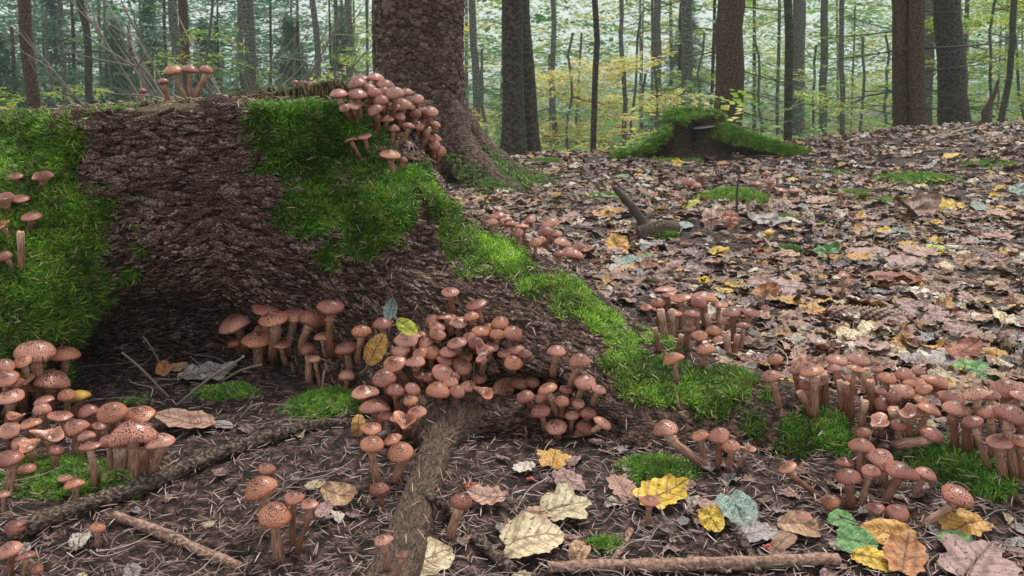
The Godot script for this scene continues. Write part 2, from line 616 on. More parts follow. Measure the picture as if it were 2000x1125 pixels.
func build_stump() -> Node3D:
	var got := nets(Vector3(-1.02, -0.06, -1.95), Vector3(0.72, 0.47, -0.56), 0.0085)
	var v: PackedVector3Array = got[0]
	var idx: PackedInt32Array = got[1]
	var m0 := mk(v, idx)
	var nn: PackedVector3Array = m0.surface_get_arrays(0)[Mesh.ARRAY_NORMAL]
	# face outwards
	var sgn := 1.0 if nn[0].dot(sdf_normal(v[0])) > 0.0 else -1.0
	if sgn < 0.0:
		for i in range(0, idx.size(), 3):
			var k := idx[i + 1]
			idx[i + 1] = idx[i + 2]
			idx[i + 2] = k
	for i in v.size():
		var p := v[i]
		var n := nn[i] * sgn
		nn[i] = n
		var wild := clampf((p.y - 0.06) * 5.0, 0.35, 1.0)
		if p.y < 0.06 and p.z > -1.0 and absf(p.x + 0.1) < 0.07:
			wild = 0.16
		var d := n_fine.get_noise_3d(p.x * 26.0, p.y * 60.0, p.z * 26.0) * 0.0075 + n_low.get_noise_3d(p.x * 9.0, p.y * 16.0, p.z * 9.0) * 0.014
		v[i] = p + n * d * wild * (0.35 if n.y > 0.75 and p.y > TOP - 0.05 else 1.0)
	stump_v = v
	stump_i = idx
	var side := PackedInt32Array()
	var crawl := PackedInt32Array()
	var face := PackedInt32Array()
	for i in range(0, idx.size(), 3):
		var c := (v[idx[i]] + v[idx[i + 1]] + v[idx[i + 2]]) / 3.0
		var up := nn[idx[i]].y
		if up > 0.8 and c.y > TOP - 0.06 and Vector2(c.x - SC.x, c.z - SC.y).length() < 0.36:
			face.append_array(PackedInt32Array([idx[i], idx[i + 1], idx[i + 2]]))
		elif c.y < 0.068 and c.z > -1.05 and absf(c.x + 0.098) < 0.055:
			crawl.append_array(PackedInt32Array([idx[i], idx[i + 1], idx[i + 2]]))
		else:
			side.append_array(PackedInt32Array([idx[i], idx[i + 1], idx[i + 2]]))
	var t := thing("tree_stump", "huge old tree stump with dark flaky bark and mossy spreading roots", "tree stump", Vector3(0, 0, 0))
	part("bark", mk(v, side), M.stump_bark, t)
	part("sawn_top", mk(v, face), M.old_wood, t)
	part("root", mk(v, crawl), M.root, t)
	stump_n = mk(v, idx).surface_get_arrays(0)[Mesh.ARRAY_NORMAL]
	return t

func flake_mesh(k: int) -> ArrayMesh:
	var v := PackedVector3Array()
	var sides := 9
	var rim := []
	for j in sides:
		var a := TAU * j / sides + R(-0.25, 0.25)
		var r := R(0.68, 1.05)
		rim.append(Vector2(cos(a) * r, sin(a) * r * R(0.8, 1.0)))
	for ring in 3:
		for j in sides:
			var p: Vector2 = rim[j]
			var y: float = [0.0, 0.14, 0.22][ring] + 0.10 * p.x * p.x - 0.05 * k * p.y
			var s: float = [0.92, 1.0, 0.55][ring]
			v.append(Vector3(p.x * s, y + R(-0.03, 0.03), p.y * s))
	v.append(Vector3(0, 0.22, 0))
	var idx := grid_idx(3, sides, true)
	for j in sides:
		idx.append_array(PackedInt32Array([2 * sides + j, 2 * sides + (j + 1) % sides, 3 * sides]))
	return mk(v, idx, null, null, true)

func in_moss(p: Vector3) -> float:
	var best := -1.0
	for m in moss_patches:
		for b in m.balls:
			best = maxf(best, b[1] - p.distance_to(b[0]))
	return best

# a random spot on a mesh, weighted by area
func area_table(v: PackedVector3Array, idx: PackedInt32Array, keep: Callable) -> Array:
	var tri := PackedInt32Array()
	var acc := PackedFloat32Array()
	var total := 0.0
	for i in range(0, idx.size(), 3):
		var a := v[idx[i]]
		var c := (a + v[idx[i + 1]] + v[idx[i + 2]]) / 3.0
		var fn := (v[idx[i + 1]] - a).cross(v[idx[i + 2]] - a)
		var w: float = fn.length() * 0.5 * keep.call(c, stump_n[idx[i]])
		if w > 0.0:
			total += w
			tri.append(i)
			acc.append(total)
	return [tri, acc, total]

func pick(tab: Array, v: PackedVector3Array, idx: PackedInt32Array) -> Array:
	var acc: PackedFloat32Array = tab[1]
	var i: int = tab[0][mini(acc.bsearch(rng.randf() * tab[2]), acc.size() - 1)]
	var a := rng.randf()
	var b := rng.randf()
	if a + b > 1.0:
		a = 1.0 - a
		b = 1.0 - b
	var p := v[idx[i]] * (1.0 - a - b) + v[idx[i + 1]] * a + v[idx[i + 2]] * b
	return [p, stump_n[idx[i]]]

func build_bark_plates(stump: Node3D) -> void:
	var keep := func(c: Vector3, n: Vector3) -> float:
		if n.y > (0.62 if c.y > TOP - 0.05 else 0.93) or c.y < 0.008 or n.dot((CAM - c).normalized()) < -0.35 or c.z < -1.75:
			return 0.0
		var m := in_moss(c)
		if m > 0.016 or (c.y < 0.07 and c.z > -0.99):
			return 0.0
		var w := 0.75 + 1.0 * smoothstep(0.12, 0.36, c.y)
		return w
	var tab := area_table(stump_v, stump_i, keep)
	var shapes := []
	for k in 5:
		shapes.append(flake_mesh(k - 2))
	var rest := [[], [], []]
	for k in 6500:
		var s := pick(tab, stump_v, stump_i)
		var p: Vector3 = s[0]
		var n: Vector3 = s[1]
		var high := smoothstep(0.10, 0.34, p.y)
		var big := k < 270
		var tx := (Vector3.UP.cross(n)).normalized()
		tx = tx.rotated(n, R(-0.35, 0.35) - 0.5 * (1.0 - high) * (1.0 if p.x > -0.45 else -0.6))
		var b := Basis(tx, n, tx.cross(n))
		b = b * Basis(Vector3.RIGHT, R(-0.42, 0.42)) * Basis(Vector3.BACK, R(-0.2, 0.2))
		var l := (R(0.014, 0.032) if big else R(0.006, 0.017)) * (0.66 + 0.45 * high)
		var wdt := l * R(0.30, 0.62)
		b = b * Basis.from_scale(Vector3(l, R(0.010, 0.022) * (0.6 + 0.5 * high), wdt))
		var x := Transform3D(b, p - n * 0.0015)
		if big:
			var o := part("bark_plate", shapes[k % 5], M.flake[rng.randi() % 3], stump)
			o.transform = x
		else:
			rest[rng.randi() % 3].append(x)
	for k in 3:
		many("small_bark_flakes", shapes[k], M.flake[k], rest[k], [], stump)

func build_splinters(stump: Node3D) -> void:
	# the ragged fringe of wood that was left standing across the sawn face
	var v := PackedVector3Array()
	for s in [Vector3(-1, 0, -1), Vector3(1, 0, -1), Vector3(1, 0, 1), Vector3(-1, 0, 1), Vector3(-0.8, 0.55, -0.9), Vector3(0.9, 0.62, -0.8), Vector3(0.85, 0.6, 0.9), Vector3(-0.9, 0.5, 0.8), Vector3(-0.5, 0.9, -0.5), Vector3(0.2, 1.0, -0.5), Vector3(0.3, 0.93, 0.5), Vector3(-0.4, 0.86, 0.4)]:
		v.append(s)
	var idx := grid_idx(3, 4, true)
	idx.append_array(PackedInt32Array([8, 9, 10, 8, 10, 11]))
	var flat_v := PackedVector3Array()
	var flat_i := PackedInt32Array()
	for i in idx:
		flat_i.append(flat_v.size())
		flat_v.append(v[i])
	var sp := mk(flat_v, flat_i, null, null, true)
	var spots := []
	for k in 170:
		var f := rng.randf()
		var x := lerpf(-0.735, -0.34, f)
		var z := -1.38 - 0.10 * sin(f * PI) + R(-0.03, 0.03)
		var h := 0.006 + 0.010 * n_low.get_noise_2d(f * 26.0, 3.0) + 0.018 * exp(-pow((f - 0.80) / 0.13, 2.0)) + R(-0.002, 0.003)
		spots.append([x, z, maxf(h, 0.001), R(-0.3, 0.3), 1.0])
	for k in 125:
		var f := rng.randf()
		spots.append([lerpf(-0.40, -0.20, f), -1.36 - 0.05 * sin(f * PI) + R(-0.014, 0.014), 0.020 + 0.014 * sin(f * PI) + 0.006 * n_low.get_noise_2d(f * 22.0, 8.0) + R(-0.002, 0.002), R(-0.10, 0.10) - (0.5 if f < 0.06 else 0.0), 1.4])
	for s in spots:
		var o := part("splinter", sp, M.old_wood, stump)
		o.transform = Transform3D(Basis(Vector3.UP, R(-0.5, 0.5)) * Basis(Vector3.BACK, s[3]) * Basis(Vector3.RIGHT, R(-0.25, 0.25)) * Basis.from_scale(Vector3(R(0.0022, 0.0065) * s[4], s[2] + 0.014, R(0.004, 0.012))), Vector3(s[0], TOP - 0.012 + 0.05 * minf(s[0] + 0.5, 0.0), s[1]))
	# the crumbling hump of wood at the right end of the fringe
	var hump := []
	var hr := []
	for k in 12:
		var f := k / 11.0
		hump.append(Vector3(lerpf(-0.405, -0.215, f), TOP + 0.0, -1.40 - 0.03 * sin(f * PI)))
		hr.append(0.026 * sqrt(sin(clampf(f, 0.03, 0.97) * PI)) + 0.004)
	part("wood_hump", tube(hump, hr, 14, 0.5, 90.0), M.old_wood, stump)

func blade(v: PackedVector3Array, idx: PackedInt32Array, col: PackedColorArray, at: Vector3, dir: Vector3, len_: float, wid: float, droop: float, shade: float) -> void:
	var side := dir.cross(Vector3(R(-1, 1), R(-1, 1), R(-1, 1))).normalized() * wid
	var p := at
	var d := dir
	var n := 3
	for k in n + 1:
		var w := [1.0, 1.15, 0.75, 0.06][k] as float
		var b := v.size()
		v.append(p - side * w)
		v.append(p + side * w)
		var c := Color(shade, shade, shade)
		col.append(c)
		col.append(c)
		if k < n:
			idx.append_array(PackedInt32Array([b, b + 1, b + 2, b + 1, b + 3, b + 2]))
		p += d * len_ / n
		d = (d + Vector3(d.x, 0, d.z) * droop * 0.3 - Vector3.UP * droop).normalized()

func tuft(blades: int, spread: float, len_: float, wid: float, droop: float) -> ArrayMesh:
	var v := PackedVector3Array()
	var idx := PackedInt32Array()
	var col := PackedColorArray()
	for k in blades:
		var a := TAU * k / blades + R(-0.4, 0.4)
		var s := spread * sqrt(rng.randf())
		var d := Vector3(cos(a) * s, 1.0, sin(a) * s).normalized()
		blade(v, idx, col, Vector3(cos(a), 0, sin(a)) * R(0.0, 0.004), d, len_ * R(0.6, 1.1), wid, droop * R(0.4, 1.4), R(0.5, 1.5))
	return mk(v, idx, null, col)

var moss_shapes := []

func moss_colour(light: float) -> Color:
	var k := rng.randf()
	var c := Color(0.065, 0.18, 0.016).lerp(Color(0.29, 0.47, 0.05), clampf(k * k * light, 0.0, 1.0))
	if rng.randf() < 0.10:
		c = Color(0.24, 0.22, 0.06)
	if rng.randf() < 0.16:
		c = Color(0.03, 0.085, 0.014)
	return c * R(0.95, 1.5)

func build_moss() -> void:
	for k in 5:
		moss_shapes.append(tuft(13, [1.0, 1.5, 1.9, 0.9, 1.3][k], [0.013, 0.010, 0.008, 0.018, 0.011][k], 0.00072, [0.25, 0.35, 0.2, 0.5, 0.4][k]))
	for m in moss_patches:
		var keep := func(c: Vector3, n: Vector3) -> float:
			var best := -1.0
			for b in m.balls:
				best = maxf(best, b[1] - c.distance_to(b[0]))
			best += 0.040 * n_low.get_noise_3dv(c * 14.0) + 0.036 * n_fine.get_noise_3dv(c * 20.0)
			if best < 0.0 or n.dot((CAM - c).normalized()) < -0.6:
				return 0.0
			return clampf(best * 60.0, 0.12, 1.0)
		var tab := area_table(stump_v, stump_i, keep)
		var xf := [[], [], [], [], []]
		var cols := [[], [], [], [], []]
		var count := int(tab[2] * 115000.0 * m.get("dense", 1.0))
		for k in count:
			var s := pick(tab, stump_v, stump_i)
			var n: Vector3 = s[1]
			var steep := clampf(1.0 - n.y, 0.0, 1.0)
			var d := (n + Vector3.DOWN * steep * R(0.3, 1.5) + Vector3(R(-1, 1), R(-1, 1), R(-1, 1)) * 0.45).normalized()
			var b := frame_of(d) * Basis(Vector3.UP, R(0, TAU)) * Basis.from_scale(Vector3.ONE * R(0.5, 1.05) * (0.85 + 0.40 * steep))
			var j := rng.randi() % 5
			xf[j].append(Transform3D(b, s[0] - n * 0.002))
			var patchy := 0.85 + 0.9 * n_low.get_noise_3dv(s[0] * 22.0)
			cols[j].append(moss_colour(m.get("light", 1.0) * (1.0 + n_low.get_noise_3dv(s[0] * 9.0))) * clampf(patchy, 0.5, 1.35))
		var o := thing("moss", m.label, "moss", Vector3.ZERO, "moss growing on the stump")
		o.set_meta("kind", "stuff")
		for j in 5:
			if xf[j].size():
				many("moss_strands", moss_shapes[j], M.moss, xf[j], cols[j], o)

func ground_moss(label: String, px: float, py: float, rpx: float, high := 0.012, dens := 1.0, flat_ := 1.0, light := 0.8) -> void:
	var h := hit(px, py)
	var c: Vector3 = h[0]
	var r := rpx / F * depth_of(c)
	var xf := [[], [], [], [], []]
	var cols := [[], [], [], [], []]
	var sz := clampf(r * 6.0, 0.55, 1.6)
	var v := PackedVector3Array()
	for k in int(clampf(r * r * 110000.0 * dens / (sz * sz), 40.0, 4200.0)):
		var a := R(0, TAU)
		var q := sqrt(rng.randf())
		var lim := 0.75 + 0.45 * n_low.get_noise_2d(cos(a) * 30.0 + c.x * 50.0, sin(a) * 30.0)
		if q > lim + 0.2 * rng.randf():
			continue
		var x := c.x + cos(a) * q * r
		var z := c.z + sin(a) * q * r * flat_
		var y := gh(x, z) + high * (1.0 - q * q)
		if sdf(Vector3(x, y, z)) < 0.0:
			continue
		var d := Vector3(R(-0.6, 0.6) + cos(a) * q * 0.6, 1.0, R(-0.6, 0.6) + sin(a) * q * 0.6).normalized()
		var j := rng.randi() % 5
		xf[j].append(Transform3D(frame_of(d) * Basis(Vector3.UP, R(0, TAU)) * Basis.from_scale(Vector3.ONE * sz * R(0.6, 1.1)), Vector3(x, y - 0.004, z)))
		cols[j].append(moss_colour(light))
	var o := thing("moss_cushion", label, "moss", Vector3.ZERO, "moss growing on the forest floor")
	o.set_meta("kind", "stuff")
	# the cushion's body
	for i in 7:
		for j in 16:
			var a := TAU * j / 16.0
			var q := i / 6.0
			var lim := 0.72 + 0.35 * n_low.get_noise_2d(cos(a) * 30.0 + c.x * 50.0, sin(a) * 30.0)
			var x := c.x + cos(a) * q * r * lim
			var z := c.z + sin(a) * q * r * lim * flat_
			v.append(Vector3(x, gh(x, z) + high * (1.0 - q * q) - 0.004 - 0.01 * q, z))
	part("moss_bed", mk(v, grid_idx(7, 16, true)), M.moss_bed, o)
	for j in 5:
		if xf[j].size():
			many("moss_strands", moss_shapes[j], M.moss, xf[j], cols[j], o)

# ---------------------------------------------------------------- mushrooms
# one row per mushroom: cap x, y, width, foot x, y, shape (d dome, f flat, b button, c cup, s torn-off stem, y yellow, r little red)
const CLUSTERS := [
	["on the stump's sawn top", "on sawn top", "338 137 37 366 191 d; 372 135 34 371 192 d; 403 136 26 379 192 b; 319 160 22 327 190 b; 279 177 15 279 187 r; 576 160 13 577 176 r; 595 162 16 595 177 b; 613 162 12 613 176 b"],
	["in the left-hand moss of the stump", "in left stump moss", "31 343 28 43 374 d; 40 386 34 44 415 f; 60 421 37 50 457 f; 40 455 20 43 532 s; 84 348 34 70 376 c; 8 392 40 20 425 c; 6 440 30 22 470 c; 10 500 24 30 530 b"],
	["in the big left-hand clump", "in big left clump", "9 711 42 10 790 d; 68 685 70 73 795 d; 126 690 54 114 784 d; 44 704 34 46 780 d; 9 736 50 12 812 d; 40 738 48 47 812 f; 103 741 64 97 808 d; 155 772 40 147 808 y; 19 772 52 15 834 f; 65 756 28 72 802 d; 218 803 54 222 852 d; 272 806 62 268 862 d; 172 802 42 178 846 d; 118 810 46 125 852 f; 147 832 46 151 890 d; 97 851 50 100 894 c; 60 825 40 62 870 d; 19 838 42 20 874 d; 58 873 42 65 904 c; 19 894 56 19 956 d; 259 845 87 263 938 d; 311 860 52 297 934 d; 211 860 34 218 930 d; 175 870 42 183 953 d; 52 916 34 52 938 b; 6 965 26 5 996 d; 144 944 38 151 978 d; 127 933 26 135 955 d; 215 929 34 218 953 b; 236 937 22 234 952 b; 86 780 40 86 840 f; 30 815 36 34 868 c; 205 800 30 212 860 d; 238 870 44 238 934 s; 280 872 40 281 934 s; 130 770 34 130 820 d; 30 745 30 32 800 d; 82 800 34 84 850 b; 170 850 30 172 900 d; 110 880 30 112 925 b; 38 865 34 40 910 d; 195 830 30 198 880 d"],
	["by the bottom left corner", "by the lower left corner", "30 1030 40 30 1058 b; 17 1073 46 17 1124 d; 50 1084 34 45 1130 d; 71 1110 27 65 1140 b; 191 1030 30 190 1064 b"],
	["at the foot of the stump's bark", "at the stump's foot", "460 628 66 480 690 d; 524 595 66 531 684 f; 534 620 58 536 702 d; 573 612 50 560 692 f; 610 621 54 590 692 d; 645 598 50 650 698 d; 501 660 56 507 714 d; 550 668 44 557 713 d; 457 668 26 470 692 d; 513 642 36 520 692 d; 630 656 34 637 697 d; 602 681 32 605 746 b; 614 700 25 626 763 d; 675 679 42 682 721 d; 706 646 38 698 709 d; 746 631 40 757 682 d; 794 660 46 803 692 f; 678 732 34 677 774 d"],
	["in the column above the crawling root", "in column above crawling root", "770 708 46 795 746 d; 811 705 38 820 746 d; 752 735 47 760 792 d; 713 764 55 722 802 d; 773 761 38 775 802 d; 806 759 33 792 792 b; 734 793 55 744 832 d; 755 812 32 762 852 d; 802 782 30 800 812 b; 814 804 37 800 856 d; 725 834 45 735 870 f; 727 866 47 736 940 d; 766 857 36 770 892 d; 781 880 53 771 939 d; 790 822 40 790 856 c; 740 953 36 748 986 d; 775 815 30 778 850 f"],
	["in the dense cluster", "in dense middle cluster", "879 569 35 886 612 f; 929 593 43 939 632 f; 845 625 31 852 652 b; 853 638 36 858 662 d; 874 618 34 880 652 d; 895 628 36 896 658 d; 920 617 32 918 652 d; 855 652 33 858 682 d; 831 668 33 840 692 d; 826 652 30 834 680 d; 939 646 36 938 677 d; 978 630 36 975 662 d; 1002 650 41 990 682 d; 972 652 31 968 682 b; 918 658 30 918 687 d; 893 668 40 893 702 d; 783 684 34 790 712 b; 842 687 37 845 720 d; 875 686 33 873 714 d; 902 714 43 905 742 d; 944 690 42 940 732 c; 1008 682 34 1005 707 d; 971 716 34 971 742 d; 1003 706 39 1002 727 d; 1040 704 36 1053 753 d; 866 727 48 858 747 d; 837 737 26 840 757 b; 1019 742 46 1020 764 d; 985 759 49 978 742 d; 856 761 47 860 784 d; 893 764 33 888 790 b; 914 754 32 908 777 d; 946 767 35 950 787 c; 910 695 31 910 717 d; 880 745 30 882 768 d; 960 676 30 955 706 d; 869 702 32 870 724 d; 930 668 30 928 690 d; 820 690 30 825 712 d; 985 690 28 982 712 d; 955 642 28 952 665 b; 885 737 26 886 752 b; 935 735 34 935 758 d; 1001 737 28 1000 752 b; 822 732 30 826 752 d; 1040 745 28 1040 765 b; 812 655 28 816 680 d; 1025 690 26 1022 712 d"],
	["by the hollow's right edge", "right of the dark hollow", "1026 774 33 1040 795 b; 1055 801 40 1065 842 d; 1086 831 44 1090 856 d; 1069 758 39 1088 812 d; 1098 783 29 1096 816 b; 1087 684 38 1080 734 d; 1132 702 41 1113 754 d; 1143 745 46 1127 779 d; 1170 759 29 1155 792 d; 1105 761 26 1105 778 b; 1082 740 33 1085 762 d; 1130 788 25 1128 812 b; 1117 810 27 1114 840 d; 1149 807 32 1142 827 b; 1142 834 34 1125 848 b; 1177 825 37 1122 852 d; 1056 778 25 1060 797 b"],
	["on the stump's upper right shoulder", "on upper right shoulder", "661 183 39 696 246 d; 696 185 44 707 240 d; 696 162 39 710 212 d; 703 151 36 715 192 d; 733 151 37 735 197 d; 753 164 37 745 217 d; 731 181 30 738 227 b; 772 181 35 760 242 d; 794 180 27 785 232 d; 815 192 29 800 237 d; 785 204 36 774 258 d; 732 213 34 737 264 d; 755 231 27 751 264 d; 812 222 25 800 257 b; 841 218 32 822 264 d; 851 242 21 835 272 d; 798 245 27 781 282 d; 685 272 28 703 308 f; 711 265 29 717 292 f; 762 300 41 771 339 d; 787 313 19 778 332 b; 849 268 29 838 312 d; 859 295 27 848 322 b; 673 211 20 690 242 b; 817 245 25 810 277 d; 716 203 26 725 240 d; 780 225 26 778 262 d; 834 250 24 826 285 s; 745 195 30 748 232 d; 765 208 28 765 245 d; 720 170 30 722 205 d; 800 205 26 795 240 d; 768 250 26 766 280 d; 830 215 26 818 250 d; 690 205 28 702 245 d; 850 285 24 840 315 b; 822 240 24 815 270 d; 750 180 28 748 215 b"],
	["behind the mossy root", "behind the mossy root", "972 419 31 970 442 f; 1020 441 27 1025 472 d; 1073 435 36 1075 472 d; 1064 451 31 1069 493 d; 1100 473 36 1093 500 d; 1123 496 35 1120 522 d; 1045 473 26 1048 500 d; 988 428 25 990 455 d; 1000 436 24 1003 462 d; 1110 488 26 1108 512 d; 1035 428 24 1038 455 d; 1055 470 24 1058 495 b; 1085 455 28 1085 485 d; 1130 480 26 1128 505 d; 960 432 24 962 455 d; 1012 455 22 1015 478 b; 1092 495 26 1092 518 d"],
	["on the mossy root beside the leaf litter", "on the mossy root", "1298 564 43 1298 634 f; 1328 580 41 1332 646 f; 1304 574 25 1308 630 d; 1375 577 47 1378 636 f; 1264 599 28 1270 624 f; 1351 612 33 1337 678 d; 1405 593 33 1398 636 f; 1432 607 43 1429 678 f; 1466 608 35 1442 682 f; 1367 654 34 1369 684 d; 1394 645 33 1395 672 d; 1378 681 37 1372 712 d; 1314 698 38 1324 743 d; 1279 642 15 1288 684 s; 1331 655 16 1322 684 s; 1290 606 22 1300 660 s; 1418 650 22 1424 702 s; 1312 606 20 1312 660 s; 1440 655 18 1434 700 s; 1382 615 18 1384 655 s; 1318 610 30 1320 655 d; 1362 590 34 1362 650 d; 1420 625 30 1418 672 d; 1345 640 28 1345 680 d; 1285 590 30 1288 640 d; 1452 635 28 1446 685 d; 1405 665 26 1404 690 b"],
	["along the low root at the right", "along the low root", "1514 701 30 1520 737 d; 1506 733 34 1523 798 d; 1585 722 46 1590 814 f; 1556 722 29 1562 772 d; 1636 703 44 1640 762 d; 1679 701 39 1682 752 d; 1671 718 34 1663 818 f; 1628 718 26 1645 787 d; 1733 738 37 1730 790 d; 1764 730 37 1764 785 d; 1785 745 39 1785 790 d; 1766 763 45 1764 800 d; 1829 744 45 1826 782 d; 1804 759 32 1795 790 d; 1725 789 37 1733 808 b; 1816 798 45 1786 848 d; 1711 720 26 1712 770 d; 1781 809 44 1778 850 c; 1563 767 22 1590 813 s; 1610 732 22 1613 790 s; 1692 722 22 1690 782 s; 1690 784 20 1684 830 s; 1640 745 18 1646 800 s; 1719 825 40 1722 850 c; 1745 800 30 1748 830 s; 1700 745 24 1700 800 s; 1655 750 20 1656 806 s; 1820 848 46 1746 869 b; 1795 722 28 1795 760 d; 1600 745 30 1602 790 d; 1662 740 28 1662 790 b; 1715 760 32 1715 800 d; 1745 775 30 1745 815 b; 1800 780 30 1798 820 d; 1575 750 26 1578 800 b; 1845 770 30 1845 815 d; 1755 830 32 1755 860 b"],
	["in the tall clump at the right edge", "in the right edge clump", "1866 796 47 1864 872 d; 1860 774 45 1862 832 d; 1907 767 49 1910 872 d; 1966 757 58 1965 836 d; 1932 803 41 1934 892 d; 1975 807 60 1983 926 d; 1899 823 39 1934 914 d; 1955 860 49 1960 926 f; 1990 770 36 1992 850 d; 1935 770 34 1936 850 d; 1886 800 28 1890 876 s; 1995 860 40 1996 930 d"],
	["in front of the low root", "before the low root", "1685 844 33 1686 868 d; 1683 869 45 1680 926 d; 1650 901 37 1655 928 d; 1657 929 49 1659 988 d; 1702 918 37 1680 986 d; 1718 891 53 1716 942 d; 1732 912 28 1732 950 d; 1762 918 60 1726 980 d; 1809 924 41 1786 964 d; 1752 1001 46 1752 1020 b; 1710 990 34 1715 1019 f; 1623 980 34 1640 1004 b; 1870 968 63 1800 1027 d; 1566 1009 36 1570 1026 b; 1537 912 36 1599 967 f"],
	["on the bare ground under the root", "under the mossy root", "1298 835 50 1382 911 d; 1368 849 35 1379 903 d; 1405 848 45 1403 914 d; 1427 869 37 1422 914 d; 1458 879 26 1435 911 c; 1269 976 37 1268 1021 f"],
	["on the needle floor in front", "on front needle floor", "521 915 33 521 934 b; 507 949 61 522 1040 d; 537 1002 65 547 1095 d; 575 970 39 573 1078 d; 605 982 39 580 1082 f; 749 1053 38 758 1108 d; 784 1084 19 778 1124 d; 902 979 43 878 1049 b"],
	["among the leaves on the slope", "among slope leaves", "1346 355 26 1348 378 d; 1371 342 20 1372 365 d; 1478 358 26 1480 382 f; 1503 352 22 1504 378 d; 1527 370 22 1528 388 f; 1556 371 22 1557 390 f; 1643 377 16 1645 402 d; 1497 338 18 1497 360 d; 1518 345 18 1518 368 f; 1501 453 20 1501 472 y; 1648 535 25 1645 582 f; 1362 362 18 1363 382 d"],
]

var cap_meshes := {}
var gill_meshes := {}

func lathe(prof: Array, sides: int, wob: float, planar: bool, closed := false) -> ArrayMesh:
	var v := PackedVector3Array()
	var uv := PackedVector2Array()
	var ph := R(0, TAU)
	for i in prof.size():
		for j in sides:
			var a := TAU * j / sides
			var r: float = prof[i][0]
			var k := 1.0 + wob * r * (sin(a * 2.0 + ph) + 0.6 * sin(a * 3.0 - ph * 2.0) + 0.35 * sin(a * 5.0 + ph))
			var lift := wob * 0.8 * r * r * sin(a * 2.0 + ph * 1.7)
			v.append(Vector3(cos(a) * r * k, prof[i][1] + lift, sin(a) * r * k))
			uv.append(Vector2(cos(a) * minf(r, 1.0) * 0.49 + 0.5, sin(a) * minf(r, 1.0) * 0.49 + 0.5) if planar else Vector2(float(j) / sides, float(i) / prof.size()))
	return mk(v, grid_idx(prof.size(), sides, true), uv, null, closed)

func outward(m: ArrayMesh, up: bool) -> ArrayMesh:
	# caps are open shells: make the crown face up and the gills face down
	var a := m.surface_get_arrays(0)
	var n: PackedVector3Array = a[Mesh.ARRAY_NORMAL]
	var s := 0.0
	for k in n:
		s += k.y
	if (s > 0.0) == up:
		return m
	var idx: PackedInt32Array = a[Mesh.ARRAY_INDEX]
	for i in range(0, idx.size(), 3):
		var k := idx[i + 1]
		idx[i + 1] = idx[i + 2]
		idx[i + 2] = k
	return mk(a[Mesh.ARRAY_VERTEX], idx, a[Mesh.ARRAY_TEX_UV])

func build_cap_shapes() -> void:
	var prof := {
		"d": [[[0.001, 0.46], [0.15, 0.455], [0.32, 0.42], [0.50, 0.345], [0.68, 0.235], [0.83, 0.105], [0.94, -0.03], [0.995, -0.14], [1.0, -0.22], [0.965, -0.285], [0.90, -0.30]], [[0.90, -0.30], [0.80, -0.26], [0.55, -0.17], [0.28, -0.15], [0.15, -0.22]]],
		"e": [[[0.001, 0.52], [0.2, 0.50], [0.42, 0.44], [0.62, 0.35], [0.80, 0.22], [0.93, 0.06], [1.0, -0.10], [0.99, -0.22], [0.92, -0.32], [0.80, -0.35]], [[0.80, -0.35], [0.62, -0.28], [0.4, -0.24], [0.22, -0.28]]],
		"h": [[[0.001, 0.42], [0.1, 0.41], [0.22, 0.345], [0.42, 0.25], [0.65, 0.165], [0.84, 0.06], [0.96, -0.06], [1.0, -0.13], [0.97, -0.20], [0.90, -0.20]], [[0.90, -0.20], [0.72, -0.16], [0.5, -0.12], [0.27, -0.14], [0.16, -0.25]]],
		"f": [[[0.001, 0.27], [0.2, 0.255], [0.45, 0.20], [0.70, 0.11], [0.88, 0.01], [0.98, -0.09], [1.0, -0.15], [0.96, -0.20], [0.91, -0.20]], [[0.91, -0.20], [0.75, -0.14], [0.5, -0.10], [0.27, -0.14], [0.16, -0.25]]],
		"b": [[[0.001, 0.66], [0.2, 0.645], [0.42, 0.58], [0.64, 0.46], [0.83, 0.28], [0.95, 0.07], [1.0, -0.12], [0.97, -0.27], [0.88, -0.38], [0.76, -0.42]], [[0.76, -0.42], [0.6, -0.37], [0.38, -0.36], [0.24, -0.42]]],
		"c": [[[0.001, -0.12], [0.25, -0.10], [0.5, -0.01], [0.75, 0.13], [0.93, 0.28], [1.0, 0.30], [1.0, 0.25]], [[1.0, 0.25], [0.8, 0.02], [0.52, -0.20], [0.28, -0.36], [0.18, -0.5]]],
	}
	for k in prof:
		cap_meshes[k] = []
		gill_meshes[k] = []
		for i in 6:
			var keep := rng.state
			var wob := [0.025, 0.05, 0.085, 0.035, 0.065, 0.12][i] as float
			if k == "c":
				wob *= 3.6
			cap_meshes[k].append(outward(lathe(prof[k][0], 30, wob, true), true))
			rng.state = keep
			gill_meshes[k].append(outward(lathe(prof[k][1], 30, wob, false), false))

